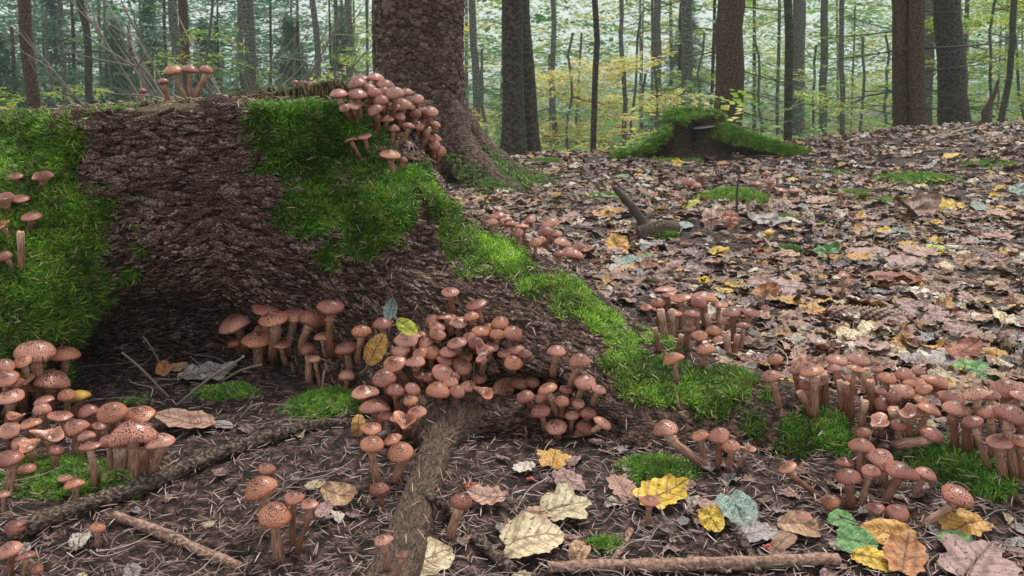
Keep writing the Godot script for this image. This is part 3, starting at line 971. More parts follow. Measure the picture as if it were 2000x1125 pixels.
func add_mushroom(label: String, group: String, cap_p: Vector3, r: float, foot: Vector3, n: Vector3, kind: String) -> void:
	var o := thing("mushroom", label, "mushroom", foot, group)
	var body := kind
	if kind == "y" or kind == "r":
		body = "d"
	if body == "d":
		var pickv := rng.randf()
		body = "e" if pickv < 0.34 else "h" if pickv < 0.5 else "d"
	var axis := cap_p - foot
	var l := axis.length()
	var up := (axis.normalized() * 0.55 + Vector3.UP * 0.75 + Vector3(R(-0.28, 0.28), 0, R(-0.15, 0.32))).normalized()
	if kind == "s":
		up = axis.normalized()
	# the stem bends from its foot into the cap
	var start := foot - n * 0.004
	var end := cap_p - up * r * (0.12 if kind != "s" else 0.0)
	var a := start + (n * 0.45 + axis.normalized() * 0.7 + Vector3(R(-0.2, 0.2), 0, R(-0.2, 0.2))).normalized() * l * 0.38
	var b := end - up * l * 0.36
	var pts := curve_pts(start, a, b, end, 9)
	for i in 9:
		pts[i] -= foot
	var sr := r * R(0.25, 0.34)
	if kind == "b":
		sr = r * R(0.36, 0.46)
	if kind == "s":
		sr = r * 0.62
	sr = clampf(sr, 0.0018, 0.0115)
	var rad := []
	for i in 9:
		var f := i / 8.0
		rad.append(sr * (1.18 - 0.30 * f + 0.22 * f * f * f) * (1.0 + 0.05 * sin(f * 9.0)))
	var stem := tube(pts, rad, 11, 0.10, 130.0, 1.0)
	# stretch the stem's colours over its own length
	var arr := stem.surface_get_arrays(0)
	var uv: PackedVector2Array = arr[Mesh.ARRAY_TEX_UV]
	var most := 0.0001
	for q in uv:
		most = maxf(most, q.y)
	for i in uv.size():
		uv[i].y = uv[i].y / most * 0.96 + 0.02
	arr[Mesh.ARRAY_TEX_UV] = uv
	var sm := ArrayMesh.new()
	sm.add_surface_from_arrays(Mesh.PRIMITIVE_TRIANGLES, arr)
	part("stem", sm, M.stem if rng.randf() < 0.6 else M.stem_dark, o)
	var top: Vector3 = cap_p - foot
	if kind == "s":
		# the ragged end where the cap broke off
		var v := PackedVector3Array()
		var fb := frame_of(up)
		for i in 3:
			for j in 12:
				var q := TAU * j / 12.0
				var rr: float = sr * [0.92, 1.05, 0.35][i]
				v.append(pts[8] + fb * Vector3(cos(q) * rr, ([-0.2, 0.35, 0.05][i] + R(-0.25, 0.25) * (1.0 if i == 1 else 0.3)) * sr, sin(q) * rr))
		part("torn_end", mk(v, grid_idx(3, 12, true)), M.flesh, o)
		return
	var i6 := rng.randi() % 6
	var turn := frame_of(up) * Basis(Vector3.UP, R(0, TAU))
	var wide := R(0.96, 1.05)
	var sc := Basis.from_scale(Vector3(r * wide, r * R(0.85, 1.3), r / wide))
	var mat: Material = M.cap[rng.randi() % M.cap.size()]
	if kind == "y":
		mat = M.yellow_cap
	elif kind == "r":
		mat = M.red_cap
	var cap := part("cap", cap_meshes[body][i6], mat, o)
	cap.transform = Transform3D(turn * sc, top)
	var gills := part("gills", gill_meshes[body][i6], M.gill, o)
	gills.transform = Transform3D(turn * sc, top)
	if body != "b" and r > 0.008:
		# the torn veil that is left round the stem
		var v := PackedVector3Array()
		var fb := frame_of((pts[7] - pts[6]).normalized())
		for i in 3:
			for j in 14:
				var q := TAU * j / 14.0
				var rr: float = sr * [1.0, 1.45, 1.02][i] * (1.0 + (0.18 * sin(q * 3.0 + foot.x * 90.0) if i == 1 else 0.0))
				v.append(pts[6].lerp(pts[7], 0.3) + fb * Vector3(cos(q) * rr, [0.35, 0.0, -0.30][i] * sr, sin(q) * rr))
		part("ring", mk(v, grid_idx(3, 14, true), null, null, true), M.flesh, o)

func words_for(kind: String, w: float, tall: float, lean: float) -> String:
	if kind == "s":
		return "stout capless stem" if w > 18.0 else "thin capless stem"
	if kind == "y":
		return "yellow-capped mushroom"
	if kind == "r":
		return "tiny dark red mushroom"
	if kind == "c":
		return "mushroom with torn upturned cap" if w > 36.0 else "small mushroom with curled cap"
	if kind == "b":
		return "round-headed button mushroom" if w > 28.0 else "tiny button mushroom"
	var s := "huge" if w > 58.0 else "large" if w > 46.0 else "mid-sized" if w > 36.0 else "small" if w > 28.0 else "little"
	if kind == "f":
		s += " flat-capped"
	if lean > 1.1:
		s += " leaning"
	elif tall > 2.0:
		s += " long-stemmed"
	return s + " brown mushroom"

const ORD := ["", "second ", "third ", "fourth ", "fifth ", "sixth ", "seventh ", "eighth ", "ninth ", "tenth ", "eleventh ", "twelfth ", "thirteenth ", "fourteenth ", "fifteenth ", "sixteenth "]

func build_mushrooms() -> void:
	var all := []
	for cl in CLUSTERS:
		var rows: Array = cl[2].split(";")
		var mine := []
		for row in rows:
			var q: PackedStringArray = row.strip_edges().split(" ")
			var d := {"x": float(q[0]), "y": float(q[1]), "w": float(q[2]), "fx": float(q[3]), "fy": float(q[4]), "k": q[5], "where": cl[0], "short": cl[1]}
			var h := hit(d.fx, d.fy)
			var down := 0.0
			while cl[1] == "on sawn top" and not h[2] and down < 40.0:
				down += 2.0
				h = hit(d.fx, d.fy + down)
			d.foot = h[0]
			d.n = h[1]
			var tb := depth_of(d.foot)
			var len_ := Vector2(d.x - d.fx, d.y - d.fy).length() / F * tb
			var up := clampf(d.n.y, 0.0, 1.0)
			var t := tb - len_ * lerpf(0.55, 0.22, up) - (0.004 if h[2] else 0.0)
			d.t = t
			d.r = d.w * 0.5 / F * t
			d.cap = pt(d.x, d.y, t)
			mine.append(d)
			all.append(d)
		# every label counts its like within the cluster, from the left
		mine.sort_custom(func(a, b): return a.x < b.x)
		var ys := []
		for d in mine:
			ys.append(d.y)
		ys.sort()
		for d in mine:
			d.words = words_for(d.k, d.w, Vector2(d.x - d.fx, d.y - d.fy).length() / d.w, absf(d.x - d.fx) / maxf(absf(d.fy - d.y), 1.0))
			if mine.size() > 12:
				var f: float = float(ys.find(d.y)) / ys.size()
				d.row = "upper half" if f < 0.5 else "lower half"
			else:
				d.row = ""
		for d in mine:
			var like := mine.filter(func(e): return e.words == d.words and e.row == d.row)
			var i := like.find(d)
			var pos := ""
			if like.size() > 1:
				if i < (like.size() + 1) / 2:
					pos = ORD[mini(i, 9)] + "from left" if i > 0 else "leftmost"
				else:
					var j := like.size() - 1 - i
					pos = ORD[mini(j, 9)] + "from right" if j > 0 else "rightmost"
			var lab: String = d.words
			if pos:
				lab += ", " + pos
			if d.row:
				lab += " in the " + d.row
			d.label = lab + " " + (d.where if lab.split(" ").size() + d.where.split(" ").size() <= 16 else d.short)
			if d.label.split(" ").size() > 16:
				d.label = lab + " " + d.short
	# caps that would run into each other: the lower one comes nearer
	for it in 14:
		for i in all.size():
			for j in range(i + 1, all.size()):
				var a = all[i]
				var b = all[j]
				if absf(a.x - b.x) > 75.0 or absf(a.y - b.y) > 60.0 or a.k == "s" or b.k == "s":
					continue
				var gap: float = (a.cap - b.cap).length() - (a.r + b.r) * 0.80
				if gap < 0.0:
					var f = a if a.y > b.y else b
					var g = b if a.y > b.y else a
					f.t -= 0.0022
					g.t += 0.0006
					f.cap = pt(f.x, f.y, f.t)
					g.cap = pt(g.x, g.y, g.t)
					f.r = f.w * 0.5 / F * f.t
	for d in all:
		add_mushroom(d.label, "mushrooms growing " + d.where, d.cap, d.r, d.foot, d.n, d.k)

# ---------------------------------------------------------------- forest floor
func build_ground() -> void:
	var v := PackedVector3Array()
	var rows := 250
	var cols := 210
	for i in rows:
		var f := i / float(rows - 1)
		var z := 4.0 - 5.0 * f / 0.06 if f < 0.06 else 0.0
		if f < 0.06:
			z = lerpf(6.0, -0.45, f / 0.06)
		else:
			z = -0.45 * pow(90.0 / 0.45, pow((f - 0.06) / 0.94, 1.15))
		for j in cols:
			var s := j / float(cols - 1) * 2.0 - 1.0
			var x := (s * 0.85 + 0.15 * s * s * s) * (1.1 + absf(z) * 0.95)
			v.append(Vector3(x, gh(x, z), z))
	var m := mk(v, grid_idx(rows, cols, false))
	var n: PackedVector3Array = m.surface_get_arrays(0)[Mesh.ARRAY_NORMAL]
	if n[5000].y < 0.0:
		var idx := grid_idx(rows, cols, false)
		for i in range(0, idx.size(), 3):
			var k := idx[i + 1]
			idx[i + 1] = idx[i + 2]
			idx[i + 2] = k
		m = mk(v, idx)
	part("ground", m, M.soil).set_meta("kind", "structure")

func needle_mesh() -> ArrayMesh:
	var v := PackedVector3Array()
	for k in 5:
		var f := k / 4.0 - 0.5
		var y := 0.08 * (0.25 - f * f)
		var w: float = [0.016, 0.036, 0.04, 0.036, 0.012][k]
		v.append(Vector3(f, y, -w))
		v.append(Vector3(f, y + 0.03, 0))
		v.append(Vector3(f, y, w))
	return mk(v, grid_idx(5, 3, false))

func build_needles() -> void:
	var o := thing("needle_litter", "carpet of fallen brown spruce needles under the mushrooms", "needles")
	o.set_meta("kind", "stuff")
	var xf := []
	var cols := []
	for k in 52000:
		var z := -0.5 - 3.6 * pow(rng.randf(), 2.2)
		var x := R(-0.86, 0.76) * (0.45 + absf(z))
		if x > 0.35 and rng.randf() < 0.45 and z < -1.0:
			continue
		var y := gh(x, z) + R(0.0, 0.009)
		var p := Vector3(x, y, z)
		if z > -2.0 and sdf(p) < -0.004:
			continue
		var l := R(0.008, 0.018) * (1.0 + 0.3 * maxf(absf(z) - 1.0, 0.0))
		xf.append(Transform3D(Basis(Vector3.UP, R(0, TAU)) * Basis(Vector3.BACK, R(-0.35, 0.35)) * Basis.from_scale(Vector3(l, l * R(-1.0, 2.0), l)), p))
		var c := Color(0.11, 0.065, 0.055).lerp(Color(0.29, 0.20, 0.18), pow(rng.randf(), 1.7))
		if rng.randf() < 0.06:
			c = Color(0.40, 0.33, 0.30)
		cols.append(c)
	# needles caught in the moss and on the bark
	var keep := func(c: Vector3, n: Vector3) -> float:
		return 1.0 if n.y > 0.15 and n.dot((CAM - c).normalized()) > -0.3 else 0.0
	var tab := area_table(stump_v, stump_i, keep)
	for k in 1500:
		var s := pick(tab, stump_v, stump_i)
		var l := R(0.009, 0.017)
		xf.append(Transform3D(frame_of(s[1]) * Basis(Vector3.UP, R(0, TAU)) * Basis(Vector3.BACK, R(-0.5, 0.5)) * Basis.from_scale(Vector3(l, l, l)), s[0] + s[1] * R(0.003, 0.010)))
		cols.append(Color(0.20, 0.12, 0.08).lerp(Color(0.42, 0.31, 0.22), rng.randf()))
	many("fallen_needles", needle_mesh(), M.needle, xf, cols, o)

# ---------------------------------------------------------------- leaves
func outline(shape: String, a: float) -> float:
	var c := cos(a)
	var s := sin(a)
	var aa := absf(wrapf(a, -PI, PI))
	match shape:
		"oval":
			return (1.0 + 0.10 * pow(maxf(c, 0.0), 14.0)) / sqrt(c * c / 0.215 + s * s / 0.085) * (1.0 + 0.012 * cos(aa * 26.0))
		"oak":
			return 1.0 / sqrt(c * c / 0.235 + s * s / 0.10) * (0.93 + 0.10 * cos(aa * 9.0))
		"maple":
			return 0.5 * (0.62 + 0.38 * pow(absf(cos(aa * 2.5)), 0.8)) * (1.0 + 0.05 * cos(aa * 21.0))
		"scallop":
			return 0.47 * (0.94 + 0.08 * absf(cos(aa * 5.5))) * (1.0 - 0.25 * exp(-(PI - aa) * (PI - aa) / 0.05))
		"heart":
			return (1.0 + 0.13 * pow(maxf(c, 0.0), 10.0)) / sqrt(c * c / 0.22 + s * s / 0.165) * (1.0 - 0.22 * exp(-(PI - aa) * (PI - aa) / 0.08)) * (1.0 + 0.03 * cos(aa * 30.0))
	return 0.45 / sqrt(c * c + s * s * 9.0)

func leaf_mesh(shape: String, fold: float, curl: float, ripple: float, seed_: float, torn := 0.0) -> ArrayMesh:
	var v := PackedVector3Array()
	var uv := PackedVector2Array()
	var rings := 6
	var sect := 48
	for i in rings + 1:
		for j in sect:
			var a := TAU * j / sect
			var q := 0.02 + 0.98 * i / float(rings)
			var r := outline(shape, a) * q
			if torn > 0.0:
				r *= 1.0 - torn * maxf(0.0, n_fine.get_noise_2d(cos(a) * 30.0 + seed_ * 31.0, sin(a) * 30.0)) * q
			var x := cos(a) * r
			var z := sin(a) * r
			uv.append(Vector2(x * 0.98 + 0.5, z * 1.2 + 0.5))
			var y := fold * absf(z) * 0.9 + ripple * (n_low.get_noise_2d(x * 7.0 + seed_ * 57.0, z * 7.0) * 0.16 + n_fine.get_noise_2d(x * 7.0 + seed_ * 31.0, z * 7.0) * 0.035 * q + sin(a * 7.0 + seed_) * 0.012 * q * q)
			if absf(curl) > 0.01:
				var ang := x * curl
				var rad := 1.0 / curl
				var xx := sin(ang) * (rad - y)
				y = rad - cos(ang) * (rad - y)
				x = xx
			v.append(Vector3(x, y, z))
	return mk(v, grid_idx(rings + 1, sect, true), uv)

const HUE := {
	"mauve": [0.30, 0.20, 0.20], "pink": [0.36, 0.225, 0.185], "tan": [0.36, 0.235, 0.145], "cream": [0.49, 0.43, 0.29], "white": [0.58, 0.56, 0.52], "grey": [0.27, 0.26, 0.275], "brown": [0.22, 0.125, 0.085],
	"red": [0.27, 0.095, 0.055], "orange": [0.37, 0.16, 0.055], "ochre": [0.46, 0.265, 0.06], "yellow": [0.52, 0.37, 0.03], "lime": [0.42, 0.48, 0.05], "green": [0.095, 0.25, 0.075], "teal": [0.185, 0.28, 0.265], "dark": [0.11, 0.08, 0.075]}

func hue(k: String) -> Color:
	var h: Array = HUE[k]
	return Color(h[0], h[1], h[2]) * R(0.9, 1.1)

# x y width shape hue turn tilt curl | label
const LEAVES := [
	"1080 906 92 maple ochre 80 4 0.3|yellow ochre spotted leaf lying flat under the stump's hollow",
	"1112 950 80 oak mauve -50 5 0.5|mauve oak leaf tucked under the spotted ochre leaf",
	"1105 1000 135 maple cream 20 8 0.4|large pale cream leaf beside the crawling root, upper of two",
	"1035 1066 170 heart cream 10 10 -0.7|broad cream leaf with yellow underside at the bottom centre",
	"952 985 85 oak pink 170 12 1.0|pinkish brown curled oak leaf beside the leaning lone mushroom",
	"1130 1090 62 oval tan 60 22 2.2|rolled tan leaf behind the pale stick",
	"1045 1022 74 oak tan 200 15 0.8|crumpled tan leaf lying on the broad cream leaf",
	"838 1104 140 scallop cream 30 8 0.3|spotted cream leaf covering the end of the crawling root",
	"1292 984 118 oak yellow 20 16 0.9|yellow oak leaf behind the mushroom on the ground under root",
	"1213 964 78 oak pink 110 14 0.6|pink-tan oak leaf left of the yellow oak leaf",
	"1437 1006 125 heart teal -80 14 0.2|blue-grey toothed leaf showing its pale underside",
	"1388 1030 78 heart yellow -70 30 0.6|bright yellow heart-shaped leaf propped beside the blue-grey leaf",
	"1645 1026 74 heart green 190 12 0.5|small dark green leaf above another green leaf on a seedling",
	"1668 1072 105 heart green -25 16 0.4|larger glossy green leaf of the seedling by the stick",
	"1868 1071 84 heart green 160 10 0.2|light green flat leaf below the thick leaning mushroom",
	"1905 1108 190 maple mauve 40 5 0.3|big mauve maple leaf in the bottom right corner",
	"1735 1060 112 oval ochre 160 14 1.2|curled ochre leaf under the clump before the low root",
	"1765 1102 120 oak orange 60 8 0.7|rusty orange oak leaf at the bottom edge",
	"1884 1040 112 oak ochre 200 10 0.8|ragged ochre leaf under the light green leaf",
	"1705 1106 86 oval yellow -30 14 0.9|yellowish curled leaf beside the stick's right end",
	"1560 1040 84 oval tan -20 20 1.6|tan rolled leaf beside the ball-shaped mushroom",
	"1532 1066 62 oval brown 40 10 0.9|brown wrinkled leaf below the blue-grey leaf",
	"1480 1052 84 oak grey 10 6 0.5|dull grey decayed leaf under the blue-grey leaf",
	"1300 1040 50 oval dark 130 20 1.3|dark shrivelled leaf left of the yellow heart-shaped leaf",
	"362 838 118 oval pink 175 10 0.4|large pinkish beech leaf beside the big left-hand clump",
	"322 736 46 heart orange 70 60 0.8|upright orange leaf in the stump's recess",
	"348 730 40 oval tan 20 25 0.9|small tan leaf beside the upright orange leaf",
	"404 742 108 oval grey 25 6 0.4|grey-brown leaf on the ground in the stump's recess",
	"665 986 82 oval tan -15 26 2.0|curled tan leaf on the front needle floor",
	"632 1010 50 oval mauve 80 12 1.0|mauve leaf under the curled tan leaf",
	"430 838 52 oval grey -15 6 0.4|dark grey leaf on needles above the long branch",
	"405 832 46 oak orange 120 8 0.6|pale orange scrap of leaf right of the pinkish beech leaf",
	"698 850 44 oval ochre 95 60 1.4|narrow ochre leaf hanging beside the branch's end",
	"1770 527 104 scallop mauve 85 12 0.3|round scalloped mauve leaf above the pine cone",
	"1748 556 96 oval red 150 8 0.5|reddish brown leaf under the round scalloped mauve leaf",
	"1803 622 122 scallop mauve 120 10 0.4|wide mauve leaf right of the pine cone",
	"1657 668 82 heart cream 60 18 0.6|cream leaf standing before the pine cone",
	"1738 692 78 oval cream 10 6 0.3|cream oval leaf below the pine cone's right end",
	"1642 688 92 oval white 170 5 0.4|whitish flat leaf behind the low root",
	"1790 716 88 oak grey 20 6 0.4|grey speckled leaf behind the low root's mushrooms",
	"1828 706 72 oval white -35 10 0.5|narrow whitish leaf left of the red-brown bent leaf",
	"1876 706 86 oval red 30 26 1.3|red-brown bent leaf at the right behind the clump",
	"1902 738 124 heart green 20 14 0.4|big green leaf behind the tall right edge clump",
	"1944 710 64 oval ochre 60 30 1.2|ochre-edged curled leaf behind the big green leaf",
	"1543 596 58 oak ochre 10 10 0.6|small ochre leaf left of the pine cone",
	"1586 616 72 maple ochre 70 16 0.5|fringed ochre leaf touching the pine cone",
	"1490 590 62 oval orange 30 34 1.6|rust-red arched leaf behind the mossy root's mushrooms",
	"1512 571 112 oval mauve -10 6 0.3|long mauve leaf behind the rust-red arched leaf",
	"1412 575 38 oval yellow 5 10 0.5|small yellow leaf behind the mossy root's mushrooms",
	"1556 669 60 oval tan 5 8 0.6|tan pointed leaf between mossy root and pine cone",
	"1562 648 74 oval brown -20 10 0.8|brown leaf above the tan pointed leaf",
	"1228 524 80 scallop teal -60 16 0.4|grey-teal leaf with ochre edge behind the mossy root",
	"1205 494 70 oak ochre 100 24 0.7|spotted ochre leaf standing behind the grey-teal leaf",
	"1263 507 26 oval green 20 20 0.4|tiny bright green leaf beside the spotted ochre leaf",
	"1330 496 28 oval lime 100 12 0.5|yellow-green small leaf right of the mossy stick",
	"1332 447 46 oval teal 10 10 0.5|teal leaf right of the mossy stick's foot",
	"1388 440 60 oak pink 80 30 0.7|upright pinkish oak leaf before the moss cushion",
	"1424 440 52 oak red 75 34 0.6|russet upright leaf before the moss cushion",
	"1496 438 84 oval grey 10 8 0.3|blue-grey leaf behind the yellow-capped mushroom of the slope",
	"1566 416 36 oval teal 70 18 0.4|small teal leaf right of the moss cushion",
	"1600 402 62 oval pink 30 14 0.6|pink leaf by the lone slope mushroom",
	"1352 405 44 oval lime 30 16 0.8|cream-green folded leaf at the moss cushion's edge",
	"1612 506 64 oval green 25 24 1.5|rolled grey-green leaf in the middle of the slope",
	"1634 500 40 oak orange 60 20 1.0|orange crumpled leaf beside the rolled grey-green leaf",
	"1690 504 88 oval mauve 10 8 0.4|mauve leaf left of the round scalloped leaf",
	"1675 512 56 oval ochre 15 12 0.9|ochre-tan leaf lying on the mauve leaf",
	"1770 488 48 oak yellow 25 16 0.6|yellow leaf behind the round scalloped mauve leaf",
	"1792 500 74 oak pink 150 14 0.5|pink-brown oak leaf under the yellow leaf",
	"1830 493 44 oval lime -20 14 0.5|yellow-green leaf right of the pink-brown oak leaf",
	"1884 522 60 oval tan 25 18 1.0|tan leaf near the fallen stick at right",
	"1880 505 40 oval cream 40 14 0.6|little cream leaf behind the tan leaf at right",
	"1780 426 108 oval brown 20 26 2.2|large brown rolled leaf on the right slope",
	"1858 412 72 oak yellow 30 18 0.6|yellow leaf beside the large rolled brown leaf",
	"1912 412 48 oval teal 80 16 0.5|teal leaf right of the yellow leaf on the slope",
	"1962 430 96 scallop pink 40 10 0.3|broad pink leaf at the right edge of the slope",
	"1990 380 52 oval teal 30 24 0.4|blue-teal leaf at the right frame edge",
	"1750 458 44 oval teal -5 8 0.4|pale teal leaf below the large rolled brown leaf",
	"1322 325 32 maple yellow 80 40 0.5|golden leaf before the far mossy stump",
	"1550 290 26 heart red 85 70 0.6|dark red upright leaf at the end of the far stump's root",
	"1866 310 56 oval yellow 10 8 0.5|long yellow leaf on the crest at right",
	"1550 356 30 oak yellow 20 14 0.6|yellow leaf among the slope mushrooms",
	"1412 322 26 oval orange 10 10 0.6|orange leaf before the far mossy stump's root",
	"1770 304 26 heart grey 60 24 0.4|grey leaf on the crest before the dark trunks",
	"1030 364 22 oval yellow 85 55 0.8|upright yellow leaf before the big spruce",
	"942 375 26 oak yellow 0 12 0.5|yellow leaf behind the mossy root, farther of two",
	"934 394 24 oval yellow 10 14 0.5|yellow leaf behind the mossy root, nearer of two",
	"1085 386 24 oak ochre 30 20 0.6|ochre leaf left of the dark broken stick",
	"1056 410 34 oval teal 10 14 0.4|teal leaf behind the mossy root's mushrooms",
	"908 380 38 oval mauve 20 14 0.5|mauve leaf at the foot of the big spruce",
	"1215 350 26 oval green 20 20 0.4|green leaf above the dark broken stick",
	"1247 346 22 oak yellow 15 16 0.5|yellow leaf right above the dark broken stick",
	"1186 424 62 oval ochre 5 10 0.9|ochre folded leaf left of the dark broken stick",
	"1115 430 48 oval mauve 30 10 0.5|mauve leaf behind the mossy root, left of the folded ochre leaf",
	"735 684 66 oval ochre 62 72 0.3|tawny leaf leaning on the mushrooms at the stump's foot",
	"764 606 42 oval teal 75 70 1.2|grey-green leaf standing on mushroom caps at the stump",
	"796 640 48 oval lime -35 55 0.9|yellow-green leaf hanging over mushroom caps at the stump",
]
const RAISED := ["tawny leaf", "grey-green leaf standing", "yellow-green leaf hanging"]

func build_leaves() -> void:
	for row in LEAVES:
		var two: PackedStringArray = row.split("|")
		var q := two[0].split(" ")
		var px := float(q[0])
		var py := float(q[1])
		var h := hit(px, py)
		var p: Vector3 = h[0]
		var t := depth_of(p)
		var n: Vector3 = h[1]
		var up := false
		for s in RAISED:
			if two[1].begins_with(s):
				up = true
		if up:
			t -= 0.075
			p = pt(px, py, t)
			n = Vector3(0, 0.5, 1).normalized()
		var size := float(q[2]) / F * t * (1.08 if q[3] in ["oval", "oak"] else 0.78)
		var tilt := deg_to_rad(float(q[6]))
		var m := leaf_mesh(q[3], R(0.05, 0.22), float(q[7]) * (1.0 if rng.randf() < 0.6 else -1.0), R(0.25, 0.6), px * 0.37, 0.25 if rng.randf() < 0.4 else 0.05)
		var b := frame_of(n if not up else Vector3.UP)
		var yaw := deg_to_rad(float(q[5]))
		# tilt the far edge up so that the blade faces the viewer a little, as propped leaves do
		var bb := Basis(Vector3.RIGHT, tilt) * Basis(Vector3.UP, yaw)
		if not up:
			var xa := (Vector3.RIGHT - n * n.x).normalized()
			b = Basis(xa, n, xa.cross(n))
		else:
			b = Basis()
		b = b * bb
		var o := thing("fallen_leaf", two[1], "leaf", p + n * (0.006 + 0.30 * size * sin(tilt) * (0.0 if up else 1.0)), "fallen leaves on the forest floor")
		var tint := hue(q[4])
		var cm := PackedColorArray()
		var arr := m.surface_get_arrays(0)
		for w in arr[Mesh.ARRAY_VERTEX]:
			var k := 1.0 + 0.25 * n_low.get_noise_3dv(w * 80.0 + p * 50.0)
			var c := tint * k
			if q[4] == "teal" and two[1].contains("ochre edge") and w.x > 0.1:
				c = Color(0.5, 0.26, 0.05)
			cm.append(c)
		arr[Mesh.ARRAY_COLOR] = cm
		var am := ArrayMesh.new()
		am.add_surface_from_arrays(Mesh.PRIMITIVE_TRIANGLES, arr)
		var bl := part("blade", am, M.litter[rng.randi() % 3], o)
		bl.transform = Transform3D(b * Basis.from_scale(Vector3.ONE * size), Vector3.ZERO)
		if float(q[2]) > 40.0:
			var s0 := Vector3(-0.42, 0.0, 0)
			var st := tube(curve_pts(s0, Vector3(-0.55, 0.02, 0), Vector3(-0.65, 0.06, 0.04), Vector3(-0.78, 0.05, R(-0.1, 0.1)), 6), [0.012, 0.010, 0.009, 0.009, 0.009, 0.012], 5)
			var so := part("stalk", st, M.pale_twig, o)
			so.transform = bl.transform

func build_litter() -> void:
	# the loose layer of leaves too small and too many to count
	var o := thing("leaf_litter", "loose layer of small dead leaves over the sloping forest floor", "leaf litter")
	o.set_meta("kind", "stuff")
	var shapes := []
	var spec := [["oval", 0.2, 0.9], ["oval", 0.15, -1.3], ["oak", 0.1, 0.9], ["scallop", 0.2, 1.1], ["heart", 0.2, -0.9], ["oval", 0.35, 2.6], ["oak", 0.25, -1.8]]
	for k in spec.size():
		shapes.append(leaf_mesh(spec[k][0], spec[k][1], spec[k][2], 0.5, k * 3.3, 0.35))
	var names := ["mauve", "mauve", "mauve", "mauve", "mauve", "pink", "pink", "grey", "grey", "grey", "grey", "white", "white", "cream", "brown", "brown", "brown", "brown", "brown", "brown", "tan", "tan", "tan", "red", "red", "dark", "dark", "dark", "ochre", "yellow"]
	var xf := []
	var cols := []
	for k in shapes.size():
		xf.append([])
		cols.append([])
	for k in 23500:
		var d := 1.02 + 6.0 * pow(rng.randf(), 1.35)
		var x := R(-0.52, 0.84) * (d + 0.3)
		var z := -d
		# fewer on the bare needles in front of the stump, more on the slope to the right
		if d < 1.6 and x < 0.28 + (d - 1.0) * 0.2:
			continue
		var cover := n_low.get_noise_2d(x * 3.5 + 9.0, z * 3.5) + 0.35
		if rng.randf() > 0.72 + cover * 0.55:
			continue
		var p := Vector3(x, gh(x, z) + R(0.001, 0.014), z)
		if d < 2.2 and sdf(p) < 0.004:
			continue
		var s := R(0.026, 0.060) * (1.0 + 0.10 * d)
		if rng.randf() < 0.3:
			s *= 0.55
		var j := rng.randi() % shapes.size()
		xf[j].append(Transform3D(Basis(Vector3.UP, R(0, TAU)) * Basis(Vector3.RIGHT, R(-0.34, 0.34)) * Basis(Vector3.BACK, R(-0.26, 0.26)) * Basis.from_scale(Vector3(s, s * (1.0 if rng.randf() < 0.7 else -1.0), s * R(0.7, 1.05))), p))
		cols[j].append(hue(names[rng.randi() % names.size()]) * R(0.6, 1.2))
	for k in 420:
		var x := R(-0.5, 0.62)
		var z := R(-1.02, -0.6)
		var p := Vector3(x, gh(x, z) + 0.004, z)
		if sdf(p) < 0.0 or (x < 0.1 and rng.randf() < 0.75):
			continue
		var s := R(0.012, 0.034)
		var j := rng.randi() % shapes.size()
		xf[j].append(Transform3D(Basis(Vector3.UP, R(0, TAU)) * Basis(Vector3.RIGHT, R(-0.4, 0.4)) * Basis.from_scale(Vector3(s, s, s * R(0.7, 1.0))), p))
		cols[j].append(hue(names[rng.randi() % 16]) * R(0.6, 1.0))
	for k in shapes.size():
		many("dead_leaves", shapes[k], M.litter[k % 3], xf[k], cols[k], o)

const MARKS := [[1690, 635, "pine cone"], [1230, 410, "dark broken stick"], [1435, 392, "bright moss cushion"], [1350, 280, "far mossy stump"], [1360, 620, "mossy root's mushrooms"], [1680, 740, "low root's mushrooms"], [1770, 527, "round scalloped leaf"], [1780, 426, "rolled brown leaf"], [1790, 350, "flat moss patch"], [1010, 445, "mossy root"], [1985, 382, "right frame edge"], [1228, 524, "grey-teal leaf"], [1920, 740, "big green leaf"], [1600, 470, "brown slope twig"], [1040, 340, "long pale twig"]]

